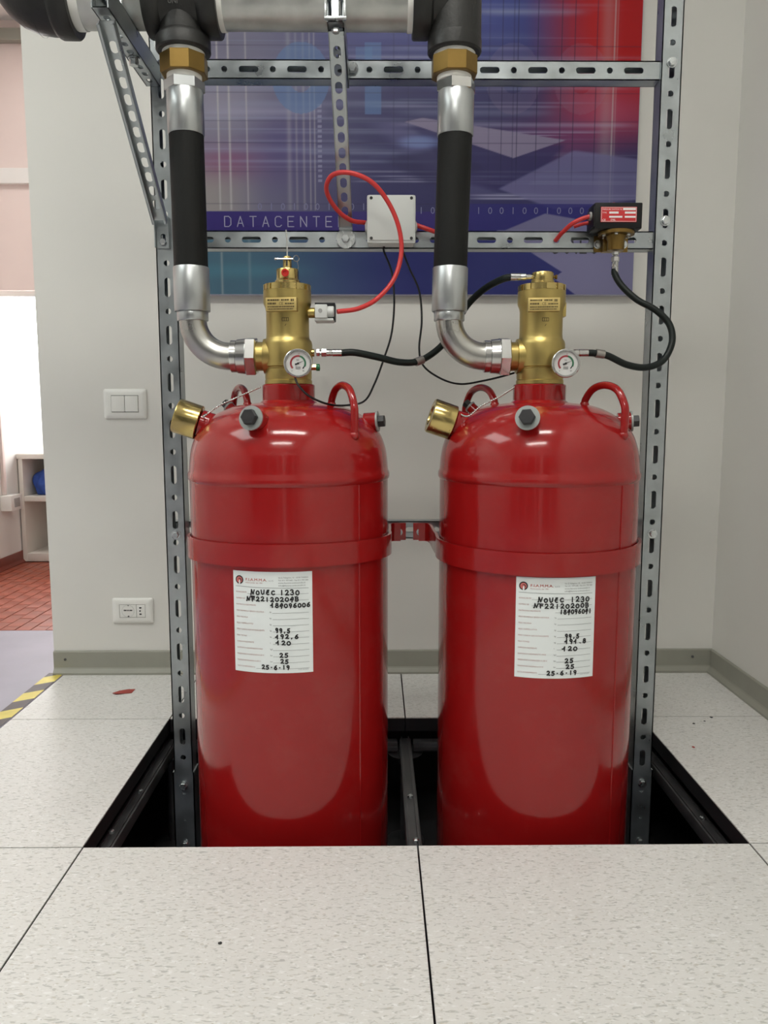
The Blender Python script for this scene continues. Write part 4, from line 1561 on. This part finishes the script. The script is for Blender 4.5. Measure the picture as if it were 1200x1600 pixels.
# left valve side port -> right valve head
ya = TY - 0.004
pts = [(-0.0663, 1.576, 0.889), (-0.04, 1.576, 0.8894), (0.0039, 1.59, 0.8817), (0.0489, 1.61, 0.873), (0.0884, 1.63, 0.8768), (0.1288, 1.65, 0.9027), (0.1557, 1.66, 0.9358), (0.1848, 1.655, 0.9867), (0.2164, 1.63, 1.0174), (0.250, 1.59, 1.0325), (0.275, 1.58, 1.0345)]
h1, path = hose('pilot_hose', pts, 0.0068, 'hose_green_black', 'black pilot hose linking the left valve to the head of the right valve', 'hose')
ferrule(h1, (-0.0660, ya, 0.889), (-1, 0, 0), 0.030, 0.0072)
ferrule(h1, (0.262, TY, 1.0345), (1, 0, 0), 0.030, 0.0070, nut=False)
mb = MB()
mb.lathe([(0.0038, 0), (0.005, 0.001), (0.005, 0.008), (0.004, 0.0125)], frame((0.292, TY, 1.0345), (1, 0, 0)), 14)
finish('nipple', mb, 'chrome', h1)
clampring(h1, path, 12 * 4, 0.0085, 0.018)
# right valve side port -> pressure switch
pts = [(0.4136, 1.576, 0.889), (0.4314, 1.576, 0.8883), (0.4579, 1.58, 0.8837), (0.5029, 1.6, 0.8675), (0.5483, 1.62, 0.8636), (0.5851, 1.63, 0.8782), (0.6055, 1.64, 0.9149), (0.6023, 1.65, 0.9518), (0.577, 1.66, 0.9813), (0.5413, 1.675, 1.0051), (0.5143, 1.69, 1.0345), (0.5015, 1.70, 1.0600), (0.5015, 1.702, 1.0742)]
h2, path = hose('pilot_hose', pts, 0.0068, 'hose_green_black', 'black hose curling from the right valve up to the pressure switch', 'hose')
ferrule(h2, (0.4175, ya, 0.889), (-1, 0, 0), 0.029, 0.0072, nut=False)
clampring(h2, path, 12 * 1 + 5, 0.0085, 0.017)
ferrule(h2, (0.5015, 1.702, 1.058), (0, 0, 1), 0.028, 0.0072)

# red cables
pts = [(-0.0195, 1.718, 1.1672), (-0.051, 1.7, 1.1681), (-0.08, 1.672, 1.1841), (-0.0972, 1.64, 1.2116), (-0.0842, 1.615, 1.2325), (-0.05, 1.6, 1.2331), (-0.008, 1.605, 1.218), (0.0246, 1.62, 1.1848), (0.0464, 1.63, 1.1385), (0.0516, 1.63, 1.0893), (0.0373, 1.62, 1.038), (0.0041, 1.6, 0.9966), (-0.0333, 1.575, 0.9737), (-0.0736, 1.558, 0.9655)]
c1, _ = hose('red_cable', pts, 0.0046, 'cable_red', 'red cable looping from the junction box to the left valve', 'cable')
pts = [(0.0864, 1.718, 1.1623), (0.109, 1.713, 1.1534), (0.1391, 1.72, 1.1447), (0.1611, 1.739, 1.1409)]
c2, _ = hose('red_cable', pts, 0.0046, 'cable_red', 'short red cable from the junction box behind the right hose', 'cable')
pts = [(0.3836, 1.7395, 1.1362), (0.3924, 1.72, 1.1477), (0.4099, 1.7, 1.1627), (0.431, 1.695, 1.1718), (0.446, 1.692, 1.1749)]
c3, _ = hose('red_cable', pts, 0.0046, 'cable_red', 'red cable bent into the side of the pressure switch', 'cable')
mb = MB()
mb.lathe([(0.0065, 0), (0.0085, 0), (0.0085, 0.004), (0.005, 0.004)], frame((0.4455, 1.692, 1.1749), (-1, 0, 0)), 16)
finish('entry_ring', mb, 'plastic_dark_grey', ps)
pts = [(0.4475, 1.715, 1.1675), (0.435, 1.72, 1.166), (0.4235, 1.7385, 1.1649)]
c4, _ = hose('red_cable', pts, 0.0036, 'cable_red', 'thin red cable behind the pressure switch entry', 'cable')
# thin black cables
pts = [(0.018, 1.72, 1.1195), (0.0185, 1.72, 1.108), (0.0341, 1.715, 1.0666), (0.0392, 1.7, 1.0054), (0.0337, 1.69, 0.9387), (0.0175, 1.68, 0.8853), (-0.0026, 1.66, 0.8317), (-0.0222, 1.63, 0.7971), (-0.0526, 1.56, 0.7874), (-0.0866, 1.5, 0.788), (-0.1212, 1.485, 0.802), (-0.1433, 1.495, 0.8223), (-0.1512, 1.505, 0.838)]
c5, _ = hose('thin_cable', pts, 0.0021, 'cable_black', 'thin black cable from the junction box to the left gauge', 'cable', seg=8)
pts = [(0.057, 1.72, 1.1195), (0.0585, 1.72, 1.1081), (0.0719, 1.715, 1.0732), (0.092, 1.71, 1.0266), (0.0972, 1.7, 0.9661), (0.0916, 1.69, 0.9058), (0.1006, 1.68, 0.8695), (0.1376, 1.67, 0.8426), (0.1767, 1.66, 0.8317), (0.2218, 1.65, 0.8379), (0.2589, 1.635, 0.8463), (0.282, 1.626, 0.853)]
c6, _ = hose('thin_cable', pts, 0.0021, 'cable_black', 'thin black cable from the junction box to behind the right valve', 'cable', seg=8)

# ------------------------------------------------------------------ printed board on the back wall
BX0, BX1, BZ0, BZ1 = -0.525, 0.7225, 1.0995, 1.95
BYF = WY - 0.024
pb = thing('printed_board', 'blue and red printed board behind the rack reading DATACENTER', 'poster', ((BX0 + BX1) / 2, WY, BZ0))
mb = MB()
mb.box((BX0, BYF + 0.0004, BZ0), (BX1, WY - 0.0005, BZ1), bev=0.003)
finish('board', mb, 'poster_board', pb)


def print_colours(X, Z):
    """printed design as a function of the position on the board (metres)"""
    rng = np.random.RandomState(3)

    def sm(a, b, x):
        t = np.clip((x - a) / (b - a), 0, 1)
        return t * t * (3 - 2 * t)

    def mix(c, col, f):
        return c * (1 - f[..., None]) + np.array(col) * f[..., None]
    C = np.zeros(X.shape + (3,))
    C[:] = (0.085, 0.082, 0.22)
    # left side: grey lavender, paler
    C = mix(C, (0.37, 0.36, 0.46), (1 - sm(-0.46, 0.05, X)) * 0.85)
    C = mix(C, (0.50, 0.47, 0.47), (1 - sm(-0.45, -0.28, X)) * (1 - sm(1.38, 1.50, Z)) * 0.9)
    C = mix(C, (0.55, 0.52, 0.62), np.exp(-((X + 0.43) / 0.12) ** 2 - ((Z - 1.60) / 0.09) ** 2) * 0.6)
    C = mix(C, (0.42, 0.16, 0.30), np.exp(-((X + 0.40) / 0.11) ** 2 - ((Z - 1.455) / 0.045) ** 2) * 0.65)
    C = mix(C, (0.13, 0.10, 0.30), np.exp(-((X + 0.25) / 0.10) ** 2 - ((Z - 1.49) / 0.10) ** 2) * 0.7)
    # top: blue in the middle, red on the right
    C = mix(C, (0.10, 0.13, 0.42), sm(1.60, 1.85, Z) * np.exp(-((X - 0.30) / 0.22) ** 2) * 0.95)
    C = mix(C, (0.16, 0.17, 0.45), sm(1.62, 1.8, Z) * np.exp(-((X - 0.0) / 0.2) ** 2) * 0.6)
    C = mix(C, (0.60, 0.035, 0.045), sm(0.40, 0.62, X + 0.12 * (Z - 1.7)) * sm(1.46, 1.68, Z))
    C = mix(C, (0.62, 0.15, 0.25), np.exp(-((X - 0.64) / 0.12) ** 2 - ((Z - 1.585) / 0.06) ** 2) * 0.75)
    C = mix(C, (0.34, 0.10, 0.25), np.exp(-((X - 0.52) / 0.15) ** 2 - ((Z - 1.52) / 0.05) ** 2) * 0.6)
    # horizontal bands of light
    for k in range(70):
        z = rng.uniform(1.33, 1.90)
        x0 = rng.uniform(-0.6, 0.7)
        w = rng.uniform(0.05, 0.5)
        a = rng.uniform(0.05, 0.28)
        th = rng.choice([0.0012, 0.002, 0.004, 0.009])
        f = np.exp(-((Z - z) / th) ** 2) * sm(x0 - w, x0 - w * 0.5, X) * (1 - sm(x0 + w * 0.5, x0 + w, X)) * a
        C = mix(C, (0.55, 0.60, 0.80), f)
    for (z, x0, x1, th, a) in ((1.553, 0.05, 0.70, 0.006, 0.35), (1.534, 0.25, 0.62, 0.0016, 0.6), (1.526, 0.25, 0.5, 0.0014, 0.5), (1.430, -0.1, 0.55, 0.0018, 0.6), (1.404, -0.05, 0.72, 0.002, 0.55),
                               (1.3985, 0.30, 0.72, 0.0016, 0.5), (1.368, 0.27, 0.722, 0.0024, 0.8), (1.3595, 0.27, 0.722, 0.0022, 0.8), (1.418, 0.0, 0.35, 0.0016, 0.5), (1.411, 0.05, 0.30, 0.0016, 0.5),
                               (1.585, -0.45, -0.15, 0.012, 0.35), (1.60, 0.0, 0.5, 0.003, 0.3), (1.70, 0.0, 0.25, 0.004, 0.5), (1.725, -0.05, 0.20, 0.003, 0.4), (1.72, 0.3, 0.6, 0.004, 0.3)):
        f = np.exp(-((Z - z) / th) ** 2) * sm(x0 - 0.05, x0 + 0.05, X) * (1 - sm(x1 - 0.05, x1 + 0.05, X)) * a
        C = mix(C, (0.62, 0.62, 0.82), f)
    # vertical bands
    up = sm(1.325, 1.33, Z)
    for (x, th, a) in ((-0.427, 0.0022, 0.85), (-0.397, 0.0026, 0.8), (-0.350, 0.002, 0.6), (-0.1775, 0.0016, 0.5), (-0.1655, 0.0016, 0.5), (-0.215, 0.003, 0.25), (-0.235, 0.006, 0.25), (-0.195, 0.003, 0.3), (0.6480, 0.0016, 0.75), (0.6550, 0.001, 0.6), (0.63, 0.02, 0.25)):
        C = mix(C, (0.72, 0.70, 0.72), np.exp(-((X - x) / th) ** 2) * a * up)
    for k in range(16):
        z = 1.60 - 0.013 * k
        C = mix(C, (0.45, 0.45, 0.62), (np.abs(Z - z) < 0.0038) * (np.abs(X + 0.151) < 0.006) * 0.7)
    # soft polygons

    def poly(pts, col, a, soft=0.0015):
        nonlocal C
        f = np.ones(X.shape)
        n = len(pts)
        for i in range(n):
            (x0, z0), (x1, z1) = pts[i], pts[(i + 1) % n]
            d = ((x1 - x0) * (Z - z0) - (z1 - z0) * (X - x0)) / math.hypot(x1 - x0, z1 - z0)
            f = f * sm(-soft, soft, -d)       # clockwise points
        C = mix(C, col, f * a)
    poly([(-0.02, 1.56), (0.06, 1.565), (0.34, 1.37), (0.24, 1.37)], (0.22, 0.21, 0.40), 0.55, 0.02)
    poly([(0.10, 1.55), (0.52, 1.50), (0.40, 1.37), (0.24, 1.40)], (0.075, 0.065, 0.21), 0.75, 0.01)
    poly([(0.02, 1.46), (0.20, 1.50), (0.30, 1.44), (0.16, 1.39)], (0.06, 0.055, 0.17), 0.7, 0.012)
    poly([(0.34, 1.385), (0.545, 1.487), (0.74, 1.462), (0.74, 1.36), (0.50, 1.33)], (0.30, 0.29, 0.50), 0.75, 0.004)
    poly([(0.0798, 1.560), (0.1287, 1.5705), (0.5221, 1.5136), (0.379, 1.4663)], (0.40, 0.36, 0.50), 0.95)
    C = mix(C, (0.34, 0.42, 0.72), np.exp(-(((X - 0.1203) / 0.055) ** 2 + ((Z - 1.5074) / 0.017) ** 2) ** 2) * 0.75)
    # big ghost digits
    r = np.sqrt(((X + 0.2011) / 0.078) ** 2 + ((Z - 1.672) / 0.092) ** 2)
    C = mix(C, (0.20, 0.32, 0.56), ((r < 1) & (r > 0.40)) * 0.65)
    C = mix(C, (0.22, 0.36, 0.62), ((np.abs(X + 0.005) < 0.022) & (np.abs(Z - 1.672) < 0.092)) * 0.55)
    C = mix(C, (0.22, 0.36, 0.62), ((np.abs(X + 0.030) < 0.022) & (np.abs(Z - 1.735) < 0.015)) * 0.45)
    for (x, z) in ((0.375, 1.672), (0.56, 1.672)):
        r = np.sqrt(((X - x) / 0.075) ** 2 + ((Z - z) / 0.092) ** 2)
        C = mix(C, (0.45, 0.36, 0.50), ((r < 1) & (r > 0.42)) * 0.16)
    # thin dark grid
    for x in (0.31, 0.345, 0.375, 0.387, 0.44, 0.505, 0.54, 0.60, 0.05, 0.09):
        C = mix(C, (0.03, 0.03, 0.10), np.exp(-((X - x) / 0.0010) ** 2) * sm(1.36, 1.50, Z) * 0.7)
    for z in (1.755, 1.635, 1.562, 1.505, 1.43, 1.345):
        C = mix(C, (0.05, 0.04, 0.12), np.exp(-((Z - z) / 0.0010) ** 2) * 0.5)
    # title strip and the lower blue field
    C = mix(C, (0.085, 0.06, 0.28), (Z < 1.3245) * (1 - sm(0.22, 0.34, X)))
    low = (Z < 1.273) * 1.0
    lx = sm(-0.42, 0.12, X)[..., None]
    blue = np.array((0.17, 0.29, 0.38)) * (1 - lx) + np.array((0.075, 0.085, 0.29)) * lx
    C = C * (1 - low[..., None]) + blue * low[..., None]
    C = mix(C, (0.20, 0.42, 0.52), low * np.exp(-((Z - 1.165) / 0.018) ** 2) * (1 - sm(-0.35, -0.1, X)) * 0.5)
    C = mix(C, (0.55, 0.62, 0.64), low * np.exp(-((X + 0.427) / 0.003) ** 2) * 0.6)
    C = mix(C, (0.45, 0.55, 0.60), low * np.exp(-((X + 0.350) / 0.004) ** 2) * 0.35)
    # middle indigo field and the pale chevron at the lower right
    C = mix(C, (0.065, 0.06, 0.30), (Z < 1.345) * (Z >= 1.273) * sm(0.18, 0.30, X) * 0.8)
    poly([(0.36, 1.275), (0.512, 1.337), (0.56, 1.305), (0.74, 1.275), (0.74, 1.262), (0.36, 1.262)], (0.36, 0.35, 0.52), 0.8, 0.002)
    lav = np.array((0.38, 0.37, 0.55))
    edge = np.where(Z > 1.1628, 0.5212 - (Z - 1.1628) * 1.66, 0.5212 - np.clip((1.1628 - Z), 0, 0.016) * 1.5 + np.clip(1.147 - Z, 0, 1) * 1.38)
    f = sm(-0.0015, 0.0015, X - edge) * (Z < 1.275)
    C = mix(C, lav, f * 0.95)
    lum = C.mean(-1, keepdims=True)
    C = lum + (C - lum) * 1.1
    return np.clip(C, 0, 1) ** 1.25 * 0.64


NX, NZ = 560, 360
gx = np.linspace(BX0 + 0.002, BX1 - 0.002, NX)
gz = np.linspace(BZ0 + 0.002, BZ1 - 0.002, NZ)
XX, ZZ = np.meshgrid(gx, gz)
off = parent_loc(pb)
vv = np.stack([XX - off.x, np.full(XX.shape, BYF - off.y), ZZ - off.z], -1).reshape(-1, 3)
idx = np.arange(NX * NZ).reshape(NZ, NX)
quads = np.stack([idx[:-1, :-1], idx[:-1, 1:], idx[1:, 1:], idx[1:, :-1]], -1).reshape(-1, 4)
me = bpy.data.meshes.new('printed_face')
me.vertices.add(len(vv))
me.vertices.foreach_set('co', vv.ravel())
me.loops.add(quads.size)
me.loops.foreach_set('vertex_index', quads.ravel())
me.polygons.add(len(quads))
me.polygons.foreach_set('loop_start', np.arange(0, quads.size, 4))
me.update(calc_edges=True)
ca = me.color_attributes.new('print', 'FLOAT_COLOR', 'POINT')
cc = print_colours(XX, ZZ).reshape(-1, 3)
ca.data.foreach_set('color', np.concatenate([cc, np.ones((len(cc), 1))], 1).ravel())
me.materials.append(MATS['poster_print'])
o = bpy.data.objects.new('printed_face', me)
COL.objects.link(o)
o.parent = pb
mb = MB()
fp = lambda x, y: Vector((x, BYF - 0.0004, y))
strokes(mb, 'datacenter', -0.4165, -0.0680 + 0.001, 1.2835, 0.027, 0.0013, fp, fill=0.66)
finish('title_lettering', mb, 'print_pale', pb, smooth=0, recalc=False)
mb = MB()
dg = '0101001001010010010100100100010'
for i, ch in enumerate(dg):
    x = -0.325 + 0.0318 * i
    if x < 0.63:
        add_text(mb, ch, x, 1.3280 if x < 0.05 else 1.3185, 0.026, fp)
finish('binary_lettering', mb, 'print_digits', pb, smooth=0, recalc=False)
mb = MB()
add_text(mb, 'CO.LO', 0.478, 1.212, 0.085, fp, 0.15)
finish('dark_lettering', mb, 'print_black', pb, smooth=0, recalc=False)

# ------------------------------------------------------------------ wall plates


def wall_plate(x0, x1, z0, z1, name, label, cat):
    t = thing(name, label, cat, ((x0 + x1) / 2, WY, z0))
    w, h = x1 - x0, z1 - z0
    M = Matrix.Translation(((x0 + x1) / 2, WY, (z0 + z1) / 2))
    mb = MB()
    # slightly pillowed frame: loft of rounded rectangles

    def rr(a, b, y, r, n=5):
        pts = []
        for (sx, sz, q) in ((1, 1, 0), (-1, 1, 90), (-1, -1, 180), (1, -1, 270)):
            for i in range(n + 1):
                an = rad(q + 90 * i / n)
                pts.append(M @ Vector((sx * (a - r) + r * math.cos(an), y, sz * (b - r) + r * math.sin(an))))
        return pts
    rings = [rr(w / 2, h / 2, -0.0003, 0.006), rr(w / 2, h / 2, -0.004, 0.006), rr(w / 2 - 0.003, h / 2 - 0.003, -0.0075, 0.006), rr(w / 2 - 0.012, h / 2 - 0.012, -0.0095, 0.004),
             rr(w / 2 - 0.022, h / 2 - 0.018, -0.0100, 0.001), rr(w / 2 - 0.022, h / 2 - 0.018, -0.0050, 0.001)]
    n = len(rings[0])
    vs = [p for r in rings for p in r]
    fs = []
    for i in range(len(rings) - 1):
        for k in range(n):
            k2 = (k + 1) % n
            fs.append((i * n + k, i * n + k2, (i + 1) * n + k2, (i + 1) * n + k))
    mb.add(vs, fs)
    finish('cover_frame', mb, 'plastic_white', t)
    mb = MB()
    mb.box((-w / 2 + 0.020, -0.0062, -h / 2 + 0.016), (w / 2 - 0.020, -0.0005, h / 2 - 0.016), M)
    finish('mounting_plate', mb, 'gap_dark', t, smooth=0)
    return t, M, w, h


sw, M, w, h = wall_plate(-0.7775, -0.6555, 0.7560, 0.8405, 'light_switch', 'white double rocker light switch on the back wall', 'switch')
iw = w / 2 - 0.0225
for s in (-1, 0):
    mb = MB()
    a = -iw + 0.0004 + (iw) * (s + 1) + 0.0004
    mb.box((a, -0.0125, -h / 2 + 0.0195), (a + iw - 0.0014, -0.0064, h / 2 - 0.0195), M, bev=0.0012)
    finish('rocker', mb, 'plastic_white', sw)
ou, M, w, h = wall_plate(-0.7790, -0.6585, 0.1545, 0.2305, 'power_outlet', 'white power outlet low on the back wall', 'outlet')
mb = MB()
mb.box((-w / 2 + 0.023, -0.0100, -h / 2 + 0.019), (0.0115, -0.0064, h / 2 - 0.019), M, bev=0.0008)
m1 = finish('socket_module', mb, 'plastic_white', ou)
mb = MB()
mb.box((0.0125, -0.0100, -h / 2 + 0.019), (w / 2 - 0.023, -0.0064, h / 2 - 0.019), M, bev=0.0008)
m2 = finish('socket_module', mb, 'plastic_white', ou)
mb = MB()
cxs = -w / 2 + 0.023 + 0.0245
Mx = M @ frame((cxs, -0.0101, 0), (0, -1, 0))
mb.lathe([(0.0175, 0.0), (0.0185, 0.0), (0.0185, 0.0008), (0.0175, 0.0008)], Mx, 32, caps=False)
finish('socket_rim', mb, 'plastic_grey', m1)
mb = MB()
for (dx, dz, r) in ((-0.0105, 0.002, 0.0022), (-0.006, 0.002, 0.0022), (0.0, 0.002, 0.0022), (0.006, 0.002, 0.0022), (0.0105, 0.002, 0.0022), (0.001, -0.0165, 0.0026), (0.001, 0.0165, 0.0018)):
    mb.lathe([(r, 0.0), (r, 0.0006)], M @ frame((cxs + dx, -0.0101, dz), (0, -1, 0)), 12)
finish('socket_holes', mb, 'gap_dark', m1)
mb = MB()
for dz in (-0.0095, 0.0, 0.0095):
    mb.lathe([(0.0024, 0.0), (0.0024, 0.0006)], M @ frame((0.0225, -0.0101, dz), (0, -1, 0)), 12)
    if dz:
        mb.lathe([(0.0020, 0.0), (0.0020, 0.0006)], M @ frame((0.0255, -0.0101, dz), (0, -1, 0)), 12)
finish('socket_holes', mb, 'gap_dark', m2)

# ------------------------------------------------------------------ room beyond: open cabinet, cloth, wall socket, conduit
cx0, cx1, cy0, cy1, ch = -1.838, -1.30, 4.08, 4.50, 0.560
cb = thing('open_cabinet', 'white open shelf cabinet in the room beyond', 'cabinet', ((cx0 + cx1) / 2, cy0, 0))
pt = 0.022


def panel(name, a, b):
    mb = MB()
    mb.box(a, b, bev=0.001)
    return finish(name, mb, 'cabinet_white', cb)


panel('side_panel', (cx0, cy0, 0.004), (cx0 + pt, cy1, ch - pt))
panel('side_panel', (cx1 - pt, cy0, 0.004), (cx1, cy1, ch - pt))
panel('top_panel', (cx0 - 0.004, cy0 - 0.006, ch - pt), (cx1 + 0.004, cy1, ch + 0.004))
panel('bottom_panel', (cx0 + pt, cy0, 0.004), (cx1 - pt, cy1, 0.045))
panel('back_panel', (cx0 + pt, cy1 - 0.01, 0.045), (cx1 - pt, cy1, ch - pt))
panel('shelf', (cx0 + pt, cy0 + 0.002, 0.318), (cx1 - pt, cy1 - 0.01, 0.345))
# crumpled blue cloth on the shelf
rng = np.random.RandomState(11)
bm = bmesh.new()
bmesh.ops.create_icosphere(bm, subdivisions=4, radius=1.0)
ph = rng.uniform(0, 6.28, 24)
dirs = rng.normal(size=(12, 3))
for v in bm.verts:
    n = v.co.normalized()
    d = 1.0
    for k in range(12):
        d += 0.05 * math.sin(4.5 * (n.x * dirs[k][0] + n.y * dirs[k][1] + n.z * dirs[k][2]) + ph[k])
    z = n.z * d
    if z < -0.45:
        z = -0.45 - (z + 0.45) * 0.02
    v.co = Vector((n.x * d * 0.085, n.y * d * 0.085, (z + 0.46) * 0.092))
mb = MB()
bm.verts.index_update()
mb.add([v.co.copy() for v in bm.verts], [[q.index for q in f.verts] for f in bm.faces], Matrix.Translation((-1.720, 4.20, 0.3455)))
bm.free()
tag(finish('crumpled_cloth', mb, 'blue_cloth', None, 60), 'crumpled blue cloth on the cabinet shelf', 'cloth')
ws = thing('surface_socket', 'small surface mounted wall socket beside the white cabinet', 'socket', (FLX, 3.92, 0.29))
mb = MB()
mb.box((FLX + 0.0005, 3.88, 0.292), (FLX + 0.055, 4.0, 0.368), bev=0.003)
finish('socket_box', mb, 'plastic_white', ws)
mb = MB()
mb.box((FLX + 0.0552, 3.91, 0.308), (FLX + 0.0565, 3.97, 0.352))
finish('socket_face', mb, 'plastic_dark_grey', ws, smooth=0)
mb = MB()
mb.box((FLX + 0.0005, 3.90, 0.369), (FLX + 0.016, 3.925, 1.10), bev=0.003)
tag(finish('wall_conduit', mb, 'pink_paint', None), 'vertical conduit on the white side wall above the socket', 'conduit')

# ------------------------------------------------------------------ bits on the floor
mb = MB()
pts = [(-0.027, -0.004), (-0.010, 0.001), (0.008, 0.010), (0.027, 0.011), (0.026, -0.003), (0.006, -0.006), (-0.012, -0.010)]
pts = [(x, y * 2.2) for x, y in pts]
zz = lambda x: 0.004 + 0.006 * math.sin((x + 0.027) * 90)
n = len(pts)
vs = [(x, y, zz(x) * .5) for x, y in pts] + [(x, y, zz(x) * .5 + 0.0008) for x, y in pts]
vs = [(x, y, max(0.0004 if i < n else 0.0010, z - 0.001)) for i, (x, y, z) in enumerate(vs)]
mb.add(vs, [list(range(n))[::-1], [n + i for i in range(n)]] + [(i, (i + 1) % n, n + (i + 1) % n, n + i) for i in range(n)], Matrix.Translation((-0.705, 2.13, 0)))
tag(finish('red_scrap', mb, 'scrap_red', None), 'curled red scrap on the floor below the outlet', 'scrap')


def crumb(name, x, y, r, mname, label):
    bm = bmesh.new()
    bmesh.ops.create_icosphere(bm, subdivisions=1, radius=r)
    for v in bm.verts:
        v.co = Vector((v.co.x * random.uniform(0.7, 1.4), v.co.y * random.uniform(0.7, 1.4), max(-0.0001, v.co.z * 0.5)))
    bm.verts.index_update()
    mb = MB()
    mb.add([v.co.copy() for v in bm.verts], [[q.index for q in f.verts] for f in bm.faces], Matrix.Translation((x, y, 0.0003)))
    bm.free()
    tag(finish(name, mb, mname, None), label, 'debris')


crumb('crumb', 0.855, 1.93, 0.004, 'gap_dark', 'largest dark crumb on the floor near the right wall')
crumb('crumb', 0.828, 1.905, 0.0028, 'gap_dark', 'middle dark crumb on the floor near the right wall')
crumb('crumb', 0.795, 1.89, 0.0035, 'gap_dark', 'left dark crumb on the floor near the right wall')
crumb('red_chip', 0.738, 1.75, 0.004, 'scrap_red', 'tiny red chip on the floor right of the opening')
crumb('crumb', -0.23, 1.075, 0.0032, 'gap_dark', 'dark crumb on the front floor tile')
